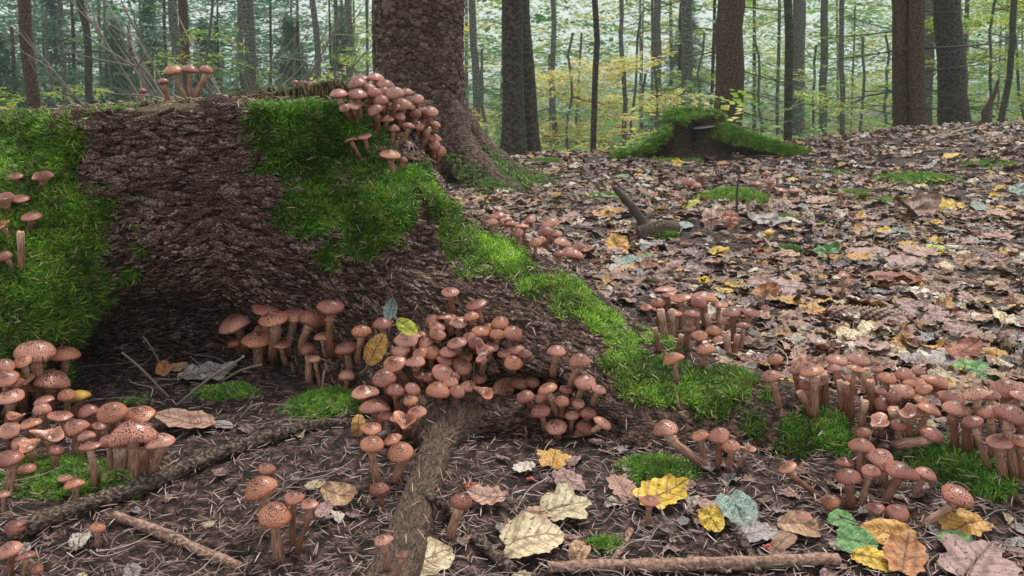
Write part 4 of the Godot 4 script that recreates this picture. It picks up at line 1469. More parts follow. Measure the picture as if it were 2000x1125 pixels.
func build_scattered_leaves() -> void:
	# the larger leaves of the slope, each a thing of its own
	var shapes := []
	var kinds := ["oval", "oval", "oak", "scallop", "heart", "oval", "oak", "oval"]
	for k in kinds.size():
		shapes.append(leaf_mesh(kinds[k], R(0.05, 0.3), R(-1.2, 1.2), 0.45, k * 5.1 + 2.0, 0.2))
	var hues := ["mauve", "mauve", "grey", "grey", "white", "pink", "pink", "tan", "brown", "brown", "cream"]
	var words := {"mauve": "mauve", "grey": "dull grey", "white": "whitish", "pink": "pinkish", "tan": "tan", "brown": "dark brown", "cream": "cream"}
	var form := {"oval": "oval", "oak": "lobed", "scallop": "round", "heart": "pointed"}
	var all := []
	while all.size() < 190:
		var d := 1.15 + 3.6 * pow(rng.randf(), 1.2)
		var x := R(-0.15, 0.68) * d
		var p := Vector3(x, gh(x, -d) + R(0.008, 0.018), -d)
		if d < 2.2 and (sdf(p) < 0.02 or x < 0.2 + (d - 1.0) * 0.0):
			continue
		var c := proj(p)
		if c.x < 900.0 or c.x > 1995.0 or c.y > 760.0:
			continue
		var near = MARKS[0]
		for m in MARKS:
			if Vector2(m[0] - c.x, (m[1] - c.y) * 2.0).length() < Vector2(near[0] - c.x, (near[1] - c.y) * 2.0).length():
				near = m
		var off := Vector2(c.x - near[0], (c.y - near[1]) * 2.0)
		var side := "right of" if off.x > 0.0 else "left of"
		if absf(off.y) > absf(off.x):
			side = "before" if off.y > 0.0 else "behind"
		if near[2] == "right frame edge" and side == "right of":
			side = "before"
		var k := rng.randi() % kinds.size()
		var hu: String = hues[rng.randi() % hues.size()]
		all.append({"p": p, "k": k, "hue": hu, "far": off.length(), "key": "%s %s leaf lying %s the %s" % [words[hu], form[kinds[k]], side, near[2]]})
	all.sort_custom(func(a, b): return a.far < b.far)
	var count := {}
	var seen_ := {}
	for q in all:
		count[q.key] = count.get(q.key, 0) + 1
	for q in all:
		seen_[q.key] = seen_.get(q.key, 0) + 1
		var lab: String = q.key
		if count[q.key] > 1:
			lab += ", nearest one" if seen_[q.key] == 1 else ", %snearest one" % ORD[mini(seen_[q.key] - 1, 9)]
		var o := part("fallen_leaf", shapes[q.k], leaf_tint(q.hue, rng.randi() % 3))
		tag(o, lab, "leaf", "fallen leaves on the forest floor")
		var s := R(0.045, 0.085) * (0.9 + 0.06 * absf(q.p.z))
		var n := ground_normal(q.p.x, q.p.z)
		o.transform = Transform3D(frame_of(n) * Basis(Vector3.UP, R(0, TAU)) * Basis(Vector3.RIGHT, R(-0.3, 0.3)) * Basis(Vector3.BACK, R(-0.25, 0.25)) * Basis.from_scale(Vector3(s, s * (1.0 if rng.randf() < 0.6 else -1.0), s * R(0.7, 1.0))), q.p)

func leaf_tint(h: String, k: int) -> Material:
	var key := "tint_" + h + str(k)
	if not M.has(key):
		var m: StandardMaterial3D = M.litter[k].duplicate()
		m.albedo_color = S(HUE[h][0], HUE[h][1], HUE[h][2]) * [1.0, 0.9, 1.08][k]
		m.vertex_color_use_as_albedo = false
		M[key] = m
	return M[key]

# ---------------------------------------------------------------- sticks, branches, cone
func stick(called: String, label: String, category: String, px: Array, mat: Material, lift := 0.4, group := "", sides := 12, rough := 0.32, wob := 0.010) -> Node3D:
	# px: x, y, width of each point along it
	var pts := []
	var rad := []
	for q in px:
		var h := hit(q[0], q[1])
		var t := depth_of(h[0])
		var r: float = q[2] * 0.5 / F * t
		pts.append(h[0] + h[1] * r * lift)
		rad.append(r)
	var n := maxi(14, px.size() * 6)
	var sm := poly_pts(pts, n, wob)
	var rr := []
	for i in n:
		var f := i / float(n - 1) * (rad.size() - 1)
		var k := mini(int(f), rad.size() - 2)
		rr.append(lerpf(rad[k], rad[k + 1], f - k) * 0.76 * (1.0 + 0.22 * n_low.get_noise_1d(i * 5.0 + q_seed)))
	q_seed += 37.0
	var o := thing(called, label, category, sm[0], group)
	for i in n:
		sm[i] -= o.position
	part("wood", tube(sm, rr, sides, rough, 55.0), mat, o)
	for k in int(n / 7.0):
		var i := 2 + rng.randi() % (n - 4)
		var ax: Vector3 = (sm[i + 1] - sm[i - 1]).normalized()
		var d := (Vector3(R(-1, 1), R(0.2, 1), R(-0.3, 1)) + ax * R(-0.6, 0.6)).normalized()
		knob(o, sm[i], d, rr[i] * R(1.6, 3.4), rr[i] * R(0.16, 0.34), mat)
	return o

var q_seed := 0.0

func knob(o: Node3D, at: Vector3, dir: Vector3, l: float, r: float, mat: Material) -> void:
	part("side_twig", tube(curve_pts(at, at + dir * l * 0.3, at + dir * l * 0.7 + Vector3(0, 0.003, 0), at + dir * l, 6), [r, r * 0.9, r * 0.8, r * 0.7, r * 0.6, r * 0.5], 7, 0.3, 150.0), mat, o)

func build_sticks() -> void:
	var a := stick("fallen_branch", "long lichen-spotted branch lying from the left clump to the stump", "branch", [[30, 1058, 46], [110, 1020, 46], [205, 985, 44], [300, 950, 42], [400, 905, 38], [500, 872, 34], [600, 842, 30], [692, 826, 24]], M.branch, 0.55)
	knob(a, Vector3(0.20, 0.02, -0.05), Vector3(0.5, 0.6, 0.6).normalized(), 0.03, 0.004, M.branch)
	stick("fallen_branch", "brown broken branch running below the lichen-spotted branch", "branch", [[225, 1012, 24], [300, 1042, 28], [390, 1080, 26], [470, 1112, 24]], M.stick, 0.5)
	stick("fallen_branch", "dark peeling branch sliding off the crawling root", "branch", [[786, 945, 22], [840, 985, 22], [886, 1025, 26], [935, 1070, 30], [1000, 1128, 30]], M.branch, 0.7)
	stick("stick", "pale straight stick along the bottom edge", "stick", [[1070, 1118, 30], [1250, 1114, 32], [1450, 1112, 34], [1636, 1104, 30]], M.stick, 0.9, "", 14, 0.35, 0.002)
	stick("stick", "short stub of stick standing behind the pale straight stick", "stick", [[1224, 1034, 16], [1206, 1072, 18], [1188, 1104, 18]], M.stick, 0.9)
	stick("stick", "grey weathered stick end crossing the pale straight stick", "stick", [[1436, 1052, 26], [1458, 1086, 22], [1476, 1126, 18]], M.branch, 1.6)
	stick("stick", "pale fallen stick behind the mossy root's mushrooms", "stick", [[1222, 572, 15], [1270, 545, 14], [1318, 515, 12]], M.stick, 0.7)
	stick("stick", "thick fallen stick right of the round scalloped leaf", "stick", [[1825, 553, 20], [1870, 558, 20], [1912, 562, 18]], M.stick, 0.7)
	stick("stick", "pale stub of stick standing before the wide mauve leaf", "stick", [[1962, 668, 26], [1964, 700, 26]], M.old_wood, 0.8)
	stick("stick", "long pale twig lying before the big spruce", "stick", [[940, 345, 6], [1010, 339, 6], [1085, 333, 6]], M.stick, 0.7)
	stick("stick", "grey sticks' longest one on the crest below the dark trunks", "stick", [[1800, 280, 7], [1870, 262, 7], [1935, 247, 6]], M.pale_twig, 1.5)
	stick("stick", "shorter grey stick on the crest below the dark trunks", "stick", [[1830, 272, 6], [1890, 262, 6], [1925, 255, 6]], M.pale_twig, 1.0)
	stick("stick", "brown twig lying across the middle of the slope", "stick", [[1500, 470, 5], [1600, 478, 6], [1700, 462, 6]], M.dead_twig, 0.8)
	stick("stick", "twig lying beneath the pine cone's right end", "stick", [[1790, 640, 6], [1700, 600, 6], [1660, 560, 5]], M.dead_twig, 1.2)
	# slender needle-less twigs stuck in the ground of the recess
	var slim := [["thin pale twig in the recess, leaning to the left", [[330, 776, 7], [240, 686, 5]], 0.05], ["rough pale twig pointing at the mushrooms of the stump's foot", [[345, 792, 8], [478, 696, 5]], 0.05], ["pale twig right of the rough one, over the moss", [[428, 748, 6], [512, 710, 5]], 0.03], ["short twig leaning on the bark in the recess", [[318, 718, 5], [282, 655, 4]], 0.03], ["pale twig standing in the moss by the stump's foot", [[630, 770, 6], [637, 722, 5]], 0.0], ["thin twig curving over the slope behind the pine cone", [[1700, 500, 4], [1712, 440, 3]], 0.0], ["orange bare twig on the moss left of the branch's end", [[470, 816, 7], [515, 785, 5]], 0.01]]
	for s in slim:
		var h := hit(s[1][0][0], s[1][0][1])
		var t := depth_of(h[0])
		var p0: Vector3 = h[0]
		var p1 := pt(s[1][1][0], s[1][1][1], t - s[2])
		var o := thing("twig", s[0], "twig", p0, "slender twigs around the stump")
		var r0: float = s[1][0][2] * 0.36 / F * t
		var r1: float = s[1][1][2] * 0.36 / F * t
		var pts := poly_pts([Vector3.ZERO, (p1 - p0) * 0.5 + Vector3(0, 0.006, 0), p1 - p0], 16, 0.004)
		var rad := []
		for i in 16:
			rad.append(lerpf(r0, r1, i / 15.0) * (1.0 + 0.25 * (i % 2)))
		part("wood", tube(pts, rad, 7, 0.3, 200.0), M.pale_twig, o)
	# the dark broken stick with a mossy foot
	var h0 := hit(1268, 462)
	var tb := depth_of(h0[0])
	var foot: Vector3 = h0[0]
	var o2 := thing("broken_stick", "dark broken stick rising from a mossy knot on the slope", "stick", foot)
	var sp := [Vector3(0, 0.0, 0), pt(1248, 420, tb) - foot, pt(1222, 388, tb) - foot, pt(1198, 362, tb) - foot]
	part("wood", tube(poly_pts(sp, 16, 0.006), [0.024, 0.021, 0.018, 0.016, 0.015, 0.014, 0.014, 0.013, 0.0125, 0.012, 0.0115, 0.011, 0.010, 0.009, 0.008, 0.005], 10, 0.5, 60.0), M.dead_twig, o2)
	part("knot", tube([Vector3(-0.03, 0.0, 0.02), Vector3(0.03, 0.025, 0.01), Vector3(0.08, 0.02, 0)], [0.03, 0.035, 0.024], 10, 0.5, 40.0), M.branch, o2)
	# thin upright stem on the slope
	var h1 := hit(1441, 428)
	var o3 := thing("bare_seedling", "thin bare dark stem standing upright in the moss cushion", "stem", h1[0])
	part("wood", tube(poly_pts([Vector3.ZERO, pt(1439, 380, depth_of(h1[0])) - h1[0], pt(1445, 326, depth_of(h1[0])) - h1[0]], 12, 0.004), [0.005, 0.005, 0.005, 0.0045, 0.004, 0.004, 0.004, 0.0035, 0.003, 0.003, 0.0025, 0.002], 6), M.dead_twig, o3)
	# countless twigs
	var o := thing("twig_litter", "thin dead twigs strewn over the forest floor", "twigs")
	o.set_meta("kind", "stuff")
	var tw := tube(poly_pts([Vector3(-0.5, 0, 0), Vector3(-0.1, 0.02, 0.10), Vector3(0.2, 0.02, 0.02), Vector3(0.5, 0.05, -0.1)], 10), [0.010, 0.011, 0.010, 0.010, 0.009, 0.009, 0.008, 0.007, 0.006, 0.004], 5)
	var xf := []
	var cols := []
	for k in 2700:
		var d := 0.62 + 5.0 * pow(rng.randf(), 1.7)
		var x := R(-0.55, 0.75) * (d + 0.2)
		var p := Vector3(x, gh(x, -d) + R(0.003, 0.014), -d)
		if d < 2.2 and (sdf(p) < 0.003 or (d < 1.3 and rng.randf() < 0.72)):
			continue
		var l := R(0.04, 0.16) * (0.7 + 0.25 * d)
		if d < 1.1:
			l *= 0.6
		xf.append(Transform3D(Basis(Vector3.UP, R(0, TAU)) * Basis(Vector3.BACK, R(-0.12, 0.12)) * Basis.from_scale(Vector3(l, l, l * R(-1.2, 1.2)) if false else Vector3(l, R(0.05, 0.12) * (0.7 + 0.15 * d), R(0.05, 0.12) * (0.7 + 0.15 * d))), p))
		cols.append(Color(0.10, 0.07, 0.06).lerp(Color(0.42, 0.34, 0.30), rng.randf() * rng.randf()))
	many("thin_twigs", tw, M.needle, xf, cols, o)

func build_cone() -> void:
	var h := hit(1612, 622)
	var h2 := hit(1778, 650)
	var a: Vector3 = h[0] + Vector3(0, 0.013, 0)
	var b: Vector3 = pt(1778, 650, depth_of(h[0]) - 0.012)
	b.y = maxf(b.y, gh(b.x, b.z) + 0.013)
	var o := thing("pine_cone", "long brown closed spruce cone lying on its side in leaf litter", "pine cone", a)
	var ax := b - a
	var l := ax.length()
	var fb := frame_of(ax)
	var pts := []
	var rad := []
	for i in 14:
		var f := i / 13.0
		pts.append(ax * f)
		rad.append(0.0135 * pow(sin(PI * clampf(0.12 + 0.80 * f, 0.0, 1.0)), 0.6) * (1.0 if f < 0.9 else 0.8))
	part("core", tube(pts, rad, 14), M.cone_core, o)
	var v := PackedVector3Array()
	for i in 4:
		for j in 5:
			var u := j / 4.0 - 0.5
			var w: float = [0.5, 0.62, 0.45, 0.05][i]
			v.append(Vector3(u * 2.0 * w, [0.0, 0.5, 0.95, 1.22][i], [0.05, 0.35, 0.55, 0.62][i] * (1.0 - 1.8 * u * u)))
	var cc := PackedColorArray()
	for i in 4:
		for j in 5:
			cc.append(Color(0.20, 0.105, 0.075).lerp(Color(0.50, 0.34, 0.28), [0.0, 0.25, 0.55, 1.0][i]))
	var sc := mk(v, grid_idx(4, 5, false), null, cc)
	var n := 160
	for k in n:
		var f := (k + 0.5) / n
		var ang := k * 2.39996
		var r: float = 0.0135 * pow(sin(PI * clampf(0.12 + 0.80 * f, 0.0, 1.0)), 0.6)
		var out_ := fb.x * cos(ang) + fb.z * sin(ang)
		var y := ax.normalized()
		var s := part("cone_scale", sc, M.cone, o)
		s.transform = Transform3D(Basis(y.cross(out_), (y + out_ * 0.42).normalized(), out_) * Basis.from_scale(Vector3(0.0072, 0.0070, 0.0070)), ax * f * 0.97 + out_ * r * 0.90)
	# a cluster of red seeds and orange crumbs
	for q in [[920, 953, 34, "little heap of red-orange seeds beside the crawling root"], [1508, 1072, 34, "little heap of red-orange seeds left of the seedling"], [1035, 940, 12, "tiny orange crumb near the spotted ochre leaf"]]:
		var hh := hit(q[0], q[1])
		var oo := thing("seed_heap", q[3], "seeds", hh[0])
		var rr: float = q[2] * 0.5 / F * depth_of(hh[0])
		for k in 26:
			var sm := part("seed", M.seed_mesh, M.berry, oo)
			var aa := R(0, TAU)
			var dd := sqrt(rng.randf()) * rr
			sm.transform = Transform3D(Basis(Vector3.UP, R(0, TAU)) * Basis.from_scale(Vector3(0.0028, 0.0016, 0.0018) * R(0.7, 1.2)), Vector3(cos(aa) * dd, R(0.001, 0.004), sin(aa) * dd * 0.6))

# ---------------------------------------------------------------- trees
func trunk_place(px: float, t: float) -> Vector3:
	var p := pt(px, 300, t)
	return Vector3(p.x, gh(p.x, p.z), p.z)

# a trunk from its foot at px (picture column, depth t) leaning so that it leaves the frame at column px_top
func trunk(o: Node3D, px: float, px_top: float, t: float, w: float, mat: Material, tall: float, flare: float, sides: int, rows: int, rough: float, bend := 0.0) -> Array:
	var foot := o.position
	var q := ray(px_top, 0)
	var at := CAM + q * ((foot.z - CAM.z) / q.z) - foot
	var dir := at / maxf(at.y, 0.1)
	dir.z = 0.0
	var r0 := w * 0.5 / F * t
	var pts := []
	var rad := []
	for i in rows:
		var f := i / float(rows - 1)
		var y := -0.15 + (tall + 0.15) * pow(f, 1.35)
		var p := dir * y + Vector3(n_low.get_noise_2d(y * 2.6, px * 3.0), 0, n_low.get_noise_2d(y * 2.6, px * 3.0 + 50.0)) * (0.015 + bend * 0.12 + r0 * 0.10) * clampf(y, 0.0, 1.0)
		pts.append(p)
		rad.append(r0 * (1.0 - 0.55 * clampf(y / 9.0, 0.0, 1.0)) * (1.0 + flare * exp(-maxf(y, 0.0) / (r0 * 2.2))))
	part("trunk", tube(pts, rad, sides, rough, 3.2 / r0 * 0.35), mat, o)
	return [pts, rad]

func twig_mesh(start: Vector3, dir: Vector3, l: float, r: float, droop: float, forks: int) -> ArrayMesh:
	var st := SurfaceTool.new()
	st.begin(Mesh.PRIMITIVE_TRIANGLES)
	var side := dir.cross(Vector3.UP).normalized()
	var tip := start + dir * l + Vector3(0, -droop * l + R(0.0, 0.12) * l, 0) + side * R(-0.15, 0.15) * l
	var pts := curve_pts(start, start + dir * l * 0.35 + Vector3(0, -droop * l * 0.5, 0), start + dir * l * 0.7 + Vector3(0, -droop * l * 1.1, 0), tip, 9)
	var rad := []
	for i in 9:
		rad.append(r * (1.0 - 0.85 * i / 8.0))
	st.append_from(tube(pts, rad, 6), 0, Transform3D())
	for k in forks:
		var i := 2 + rng.randi() % 6
		var d := (dir * R(0.3, 1.0) + side * R(-1.0, 1.0) + Vector3.UP * R(-0.4, 0.3)).normalized()
		var ll := l * R(0.15, 0.42)
		var q := curve_pts(pts[i], pts[i] + d * ll * 0.3, pts[i] + d * ll * 0.7 - Vector3(0, ll * 0.08, 0), pts[i] + d * ll, 5)
		st.append_from(tube(q, [r * 0.45, r * 0.38, r * 0.3, r * 0.22, r * 0.1], 5), 0, Transform3D())
	return st.commit()

func dead_branches(o: Node3D, tr: Array, lo: float, hi: float, n: int, l: float, mat: Material) -> void:
	var pts: Array = tr[0]
	var rad: Array = tr[1]
	for k in n:
		var y := R(lo, hi)
		var i := 0
		while i < pts.size() - 2 and pts[i + 1].y < y:
			i += 1
		var a := R(0, TAU)
		if k % 3 != 0:
			a = (0.0 if k % 2 == 0 else PI) + R(-0.6, 0.6)
		var d := Vector3(cos(a), R(-0.15, 0.2), sin(a)).normalized()
		var p: Vector3 = pts[i] + Vector3(cos(a), 0, sin(a)) * rad[i] * 0.85
		part("dead_branch", twig_mesh(p, d, l * R(0.5, 1.25), 0.009 * R(0.6, 1.2) * clampf(l, 0.5, 1.3), R(0.0, 0.25), 6), mat, o)

func spray_mesh(leaves: int, size: float, droop: float) -> ArrayMesh:
	var v := PackedVector3Array()
	var idx := PackedInt32Array()
	var col := PackedColorArray()
	for k in leaves:
		var f := (k + 0.5) / leaves
		var s := 1.0 if k % 2 == 0 else -1.0
		var at := Vector3(f + R(-0.05, 0.05), -droop * f * f + R(-0.05, 0.05), s * R(0.02, 0.22) * (1.1 - f))
		var d := Vector3(R(0.3, 1.0), R(-0.45, 0.15), s * R(0.5, 1.0)).normalized()
		var w := d.cross(Vector3(R(-0.4, 0.4), 1, R(-0.4, 0.4))).normalized()
		var n := w.cross(d)
		var l := size * R(0.75, 1.2)
		var b := v.size()
		v.append_array(PackedVector3Array([at, at + d * l * 0.45 + w * l * 0.28, at + d * l * 0.45 - w * l * 0.28, at + d * l * 0.5 + n * l * 0.07, at + d * l]))
		idx.append_array(PackedInt32Array([b, b + 1, b + 3, b, b + 3, b + 2, b + 1, b + 4, b + 3, b + 2, b + 3, b + 4]))
		var c := Color.WHITE * R(0.8, 1.15)
		for i in 5:
			col.append(c)
	return mk(v, idx, null, col)

func needle_spray() -> ArrayMesh:
	var v := PackedVector3Array()
	var idx := PackedInt32Array()
	for k in 44:
		var f := k / 44.0
		var s := 1.0 if k % 2 == 0 else -1.0
		var side := f * 0.9 * (1.0 - f) * 1.4
		var at := Vector3(f, -0.25 * f * f, s * side * rng.randf())
		var d := Vector3(R(0.3, 0.8), R(-0.5, 0.1), s * R(0.3, 0.9)).normalized() * R(0.10, 0.20)
		var w := d.cross(Vector3.UP).normalized() * 0.022
		var b := v.size()
		v.append_array(PackedVector3Array([at - w, at + w, at + d]))
		idx.append_array(PackedInt32Array([b, b + 1, b + 2]))
	return mk(v, idx)

var sprays := []
var fir_spray: ArrayMesh

func mix_hue(list: Array) -> Color:
	var c: Color = list[rng.randi() % list.size()]
	return c * R(0.75, 1.25)

func crown(o: Node3D, n: int, lo: float, hi: float, spread: float, size: float, hues: Array, tiers := 0) -> void:
	var xf := [[], [], []]
	var cols := [[], [], []]
	var levels := []
	for k in maxi(tiers, 1):
		levels.append([R(lo, hi), R(0, TAU)])
	for k in n:
		var y := R(lo, hi)
		var a := R(0, TAU)
		if tiers > 0:
			var lv: Array = levels[rng.randi() % levels.size()]
			y = lv[0] + R(-0.07, 0.07)
			a = lv[1] + R(-1.1, 1.1)
		var r := spread * sqrt(rng.randf()) * (1.1 - 0.5 * (y - lo) / maxf(hi - lo, 0.1))
		var p := Vector3(cos(a) * r, y + 0.10 * r, sin(a) * r)
		var s := size * R(0.7, 1.3)
		var j := rng.randi() % 3
		xf[j].append(Transform3D(Basis(Vector3.UP, -a + R(-0.9, 0.9)) * Basis(Vector3.RIGHT, R(-0.3, 0.3)) * Basis(Vector3.BACK, R(-0.3, 0.25)) * Basis.from_scale(Vector3.ONE * s), p))
		cols[j].append(mix_hue(hues))
	for j in 3:
		if xf[j].size():
			many("foliage", sprays[j], M.leaf, xf[j], cols[j], o)

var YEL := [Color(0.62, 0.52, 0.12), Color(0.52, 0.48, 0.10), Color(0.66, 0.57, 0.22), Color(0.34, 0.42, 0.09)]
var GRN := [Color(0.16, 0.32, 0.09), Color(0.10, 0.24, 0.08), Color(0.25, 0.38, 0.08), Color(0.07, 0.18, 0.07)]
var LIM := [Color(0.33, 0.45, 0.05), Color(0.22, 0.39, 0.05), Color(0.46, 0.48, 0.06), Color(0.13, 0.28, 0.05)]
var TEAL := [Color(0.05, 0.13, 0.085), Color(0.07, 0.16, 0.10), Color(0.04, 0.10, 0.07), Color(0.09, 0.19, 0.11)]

func sapling(label: String, px: float, t: float, tall: float, hues: Array, n: int, spread: float, size: float, stem_w := 6.0, group := "young beech trees in the hazy wood") -> void:
	var o := thing("young_tree", label, "tree", trunk_place(px, t), group)
	var tr := trunk(o, px, px + R(-25, 25), t, stem_w, M.grey_bark, tall + 0.5, 0.2, 8, 14, 0.15, 0.5)
	dead_branches(o, tr, 0.3, tall, 5, spread * 0.8, M.dead_twig)
	crown(o, int(n * 2.6), tall * 0.12, tall, spread, size, hues, 7)

func build_trees() -> void:
	# the big spruce behind the stump, with its scales of bark one by one
	var o := thing("spruce_tree", "massive old spruce trunk with scaly bark behind the stump", "tree", trunk_place(828, 3.75))
	var tr := trunk(o, 828, 812, 3.75, 176, M.spruce, 8.0, 0.0, 64, 110, 0.05)
	var pts: Array = tr[0]
	var rad: Array = tr[1]
	for s in [[0.62, -0.50, 0.30, 0.10], [0.50, 0.45, 0.30, 0.09], [-0.55, 0.35, 0.32, 0.1], [-0.6, -0.3, 0.3, 0.1], [0.75, 0.05, 0.36, 0.10]]:
		var d := Vector3(s[0], 0, s[1] * -1.0).normalized()
		part("root", tube(poly_pts([d * 0.12 + Vector3(0, 0.46, 0), d * 0.18 + Vector3(0, 0.22, 0), d * 0.36 + Vector3(0, 0.05, 0), d * 0.62 + Vector3(0, -0.05, 0)], 16), [0.03, 0.05, 0.07, 0.085, 0.095, 0.10, 0.10, 0.095, 0.09, 0.085, 0.08, 0.07, 0.065, 0.06, 0.05, 0.04], 14, 0.25, 22.0), M.spruce, o)
	var shapes := []
	for k in 4:
		shapes.append(flake_mesh(k - 1))
	var rest := [[], [], []]
	for k in 2600:
		var y := R(0.02, 0.86) if k > 220 else R(0.25, 0.8)
		if k > 1500:
			y = R(0.8, 2.2)
		var a := R(0, TAU) if k > 1500 else R(-0.4, PI + 0.4)
		var i := 0
		while i < pts.size() - 2 and pts[i + 1].y < y:
			i += 1
		var c: Vector3 = pts[i].lerp(pts[i + 1], (y - pts[i].y) / (pts[i + 1].y - pts[i].y))
		var n := Vector3(cos(a), 0.05, sin(a)).normalized()
		var p: Vector3 = c + n * rad[i] * 0.995
		var tx := Vector3.UP.cross(n).normalized().rotated(n, R(-0.4, 0.4))
		var l := R(0.010, 0.026)
		var b := Basis(tx, n, tx.cross(n)) * Basis(Vector3.RIGHT, R(-0.3, 0.4)) * Basis.from_scale(Vector3(l, R(0.012, 0.024), l * R(0.5, 0.85)))
		if k < 220:
			var f := part("bark_plate", shapes[k % 4], M.flake[k % 3], o)
			f.transform = Transform3D(b, p)
		else:
			rest[k % 3].append(Transform3D(b, p))
	for k in 3:
		many("small_bark_flakes", shapes[k], M.flake[k], rest[k], [], o)
	# moss on its spreading foot
	var xf := []
	var cols := []
	for k in 2600:
		var d := Vector3(R(0.35, 1.0), 0, R(-0.25, 0.75)).normalized()
		var f := rng.randf()
		var p := d * (0.20 + 0.40 * f) + Vector3(0, maxf(0.20 * pow(1.0 - f, 1.5) - 0.01, -0.02), 0)
		p += Vector3(R(-0.03, 0.03), R(0.0, 0.04), R(-0.03, 0.03))
		xf.append(Transform3D(frame_of((d * 0.5 + Vector3(R(-0.5, 0.5), 0.8, R(-0.5, 0.5))).normalized()) * Basis.from_scale(Vector3.ONE * R(0.9, 1.6)), p))
		cols.append(moss_colour(0.5) * 0.8)
	var mo := thing("moss", "dark green moss on the foot of the big spruce", "moss", o.position, "moss growing on the stump")
	mo.set_meta("kind", "stuff")
	many("moss_strands", moss_shapes[1], M.moss, xf, cols, mo)

	# trunks one can tell apart, by column in the picture
	var rows := [
		["dark grey trunk with smooth bark, thicker left one of the twin pair", 1003, 1000, 5.1, 42, "dark_bark", 0.35, 0, 0.0],
		["dark grey trunk leaning left, right one of the twin pair", 1036, 1016, 5.3, 38, "dark_bark", 0.25, 0, 0.0],
		["thin straight dark stem standing alone right of the twin trunks", 1158, 1163, 6.2, 12, "dark_bark", 0.15, 3, 0.3],
		["thick reddish brown spruce trunk behind the far mossy stump", 1424, 1428, 8.0, 56, "far_spruce", 0.12, 16, 0.9],
		["slim grey trunk left of the reddish spruce behind the far stump", 1344, 1342, 9.3, 23, "grey_bark", 0.2, 6, 0.6],
		["slim dark trunk right of the reddish spruce behind far stump", 1543, 1541, 8.6, 17, "dark_bark", 0.1, 5, 0.6],
		["pale grey beech trunk touching the slim dark trunk", 1562, 1560, 14.0, 25, "grey_bark", 0.1, 0, 0.0],
		["pale smooth beech trunk midway between the two spruce groups", 1615, 1611, 15.0, 17, "grey_bark", 0.1, 0, 0.0],
		["narrow grey trunk left of the paired reddish spruces", 1652, 1645, 12.5, 11, "grey_bark", 0.2, 5, 0.5],
		["reddish spruce trunk with dead twigs, left one of the pair", 1760, 1757, 7.2, 32, "far_spruce", 0.15, 18, 1.0],
		["reddish spruce trunk with dead twigs, right one of the pair", 1788, 1787, 7.1, 30, "far_spruce", 0.15, 9, 0.9],
		["pale trunk half hidden behind the thick dark grey trunk", 1815, 1816, 11.0, 22, "grey_bark", 0.1, 0, 0.0],
		["thick dark grey trunk with a knot, near the right edge", 1862, 1850, 7.6, 50, "dark_bark", 0.35, 4, 0.5],
		["thin leaning grey stem at the right edge", 1950, 1985, 9.0, 12, "dark_bark", 0.2, 4, 0.5],
		["slender upright stem behind the right edge's leaning one", 1892, 1890, 11.5, 9, "grey_bark", 0.2, 3, 0.4],
		["brown spruce trunk at the far left", 66, 46, 8.2, 25, "far_spruce", 0.1, 10, 0.8],
		["curved dark trunk second from the far left", 186, 160, 8.0, 15, "dark_bark", 0.15, 8, 0.8],
		["thin pale trunk between the two left-hand dark trunks", 132, 112, 10.0, 11, "grey_bark", 0.15, 7, 0.7],
		["grey trunk behind the mushrooms on the sawn top", 346, 338, 10.0, 20, "grey_bark", 0.1, 6, 0.7],
		["brown trunk just right of the grey one behind sawn top", 366, 356, 10.8, 20, "far_spruce", 0.1, 5, 0.6],
		["smooth slate grey trunk left of the big spruce", 495, 482, 9.0, 25, "grey_bark", 0.08, 3, 0.4],
		["thin pale trunk beside the slate grey trunk", 476, 468, 11.5, 12, "grey_bark", 0.1, 2, 0.3],
		["slim pale trunk nearest the big spruce on its left", 688, 680, 12.5, 15, "grey_bark", 0.1, 3, 0.4],
		["slim mottled trunk second left of the big spruce", 630, 612, 11.0, 14, "grey_bark", 0.1, 5, 0.6],
		["pale brown beech trunk between big spruce and twin trunks", 940, 922, 13.0, 17, "grey_bark", 0.1, 0, 0.0],
		["slender mottled trunk right of the twin trunks", 1086, 1080, 12.0, 12, "grey_bark", 0.1, 3, 0.4],
		["crooked grey stem left of the slim grey trunk", 1232, 1212, 11.0, 10, "grey_bark", 0.1, 6, 0.6],
		["faint trunk left of the far stump", 1290, 1285, 13.5, 16, "grey_bark", 0.1, 2, 0.4],
	]
	for q in rows:
		var t := thing("tree", q[0], "tree", trunk_place(q[1], q[3]), "tree trunks of the wood")
		var g := trunk(t, q[1], q[2], q[3], q[4], M[q[5]], 7.0, q[6], 22, 34, 0.10, 0.2 if q[4] < 16 else 0.0)
		if q[7] > 0:
			dead_branches(t, g, 0.25 if q[3] < 7.5 else 0.1, 2.0, q[7], q[8], M.dead_twig)
	# a broken crooked stem on the right
	var cb := thing("broken_sapling", "crooked broken reddish stem between dark trunk and right edge", "tree", trunk_place(1916, 8.5))
	part("trunk", tube(poly_pts([Vector3.ZERO, Vector3(0.015, 0.25, 0), Vector3(-0.02, 0.42, 0), Vector3(0.05, 0.62, 0), Vector3(0.075, 0.78, 0)], 18, 0.01), [0.05, 0.045, 0.043, 0.042, 0.04, 0.04, 0.042, 0.045, 0.04, 0.035, 0.03, 0.028, 0.026, 0.024, 0.022, 0.018, 0.012, 0.006], 10, 0.4, 20.0), M.far_spruce, cb)
	# far trunks that fade in the haze
	var marks := [[66, "leftmost spruce"], [186, "curved dark trunk"], [356, "sawn top's mushrooms"], [495, "slate grey trunk"], [828, "big spruce"], [1020, "twin trunks"], [1160, "lone straight stem"], [1424, "reddish single spruce"], [1615, "pale smooth beech"], [1775, "paired reddish spruces"], [1860, "thick dark trunk"]]
	var spots := []
	for k in 62:
		spots.append([R(-60, 2060), R(15, 34), R(4, 9)])
	spots.sort_custom(func(a, b): return a[0] < b[0])
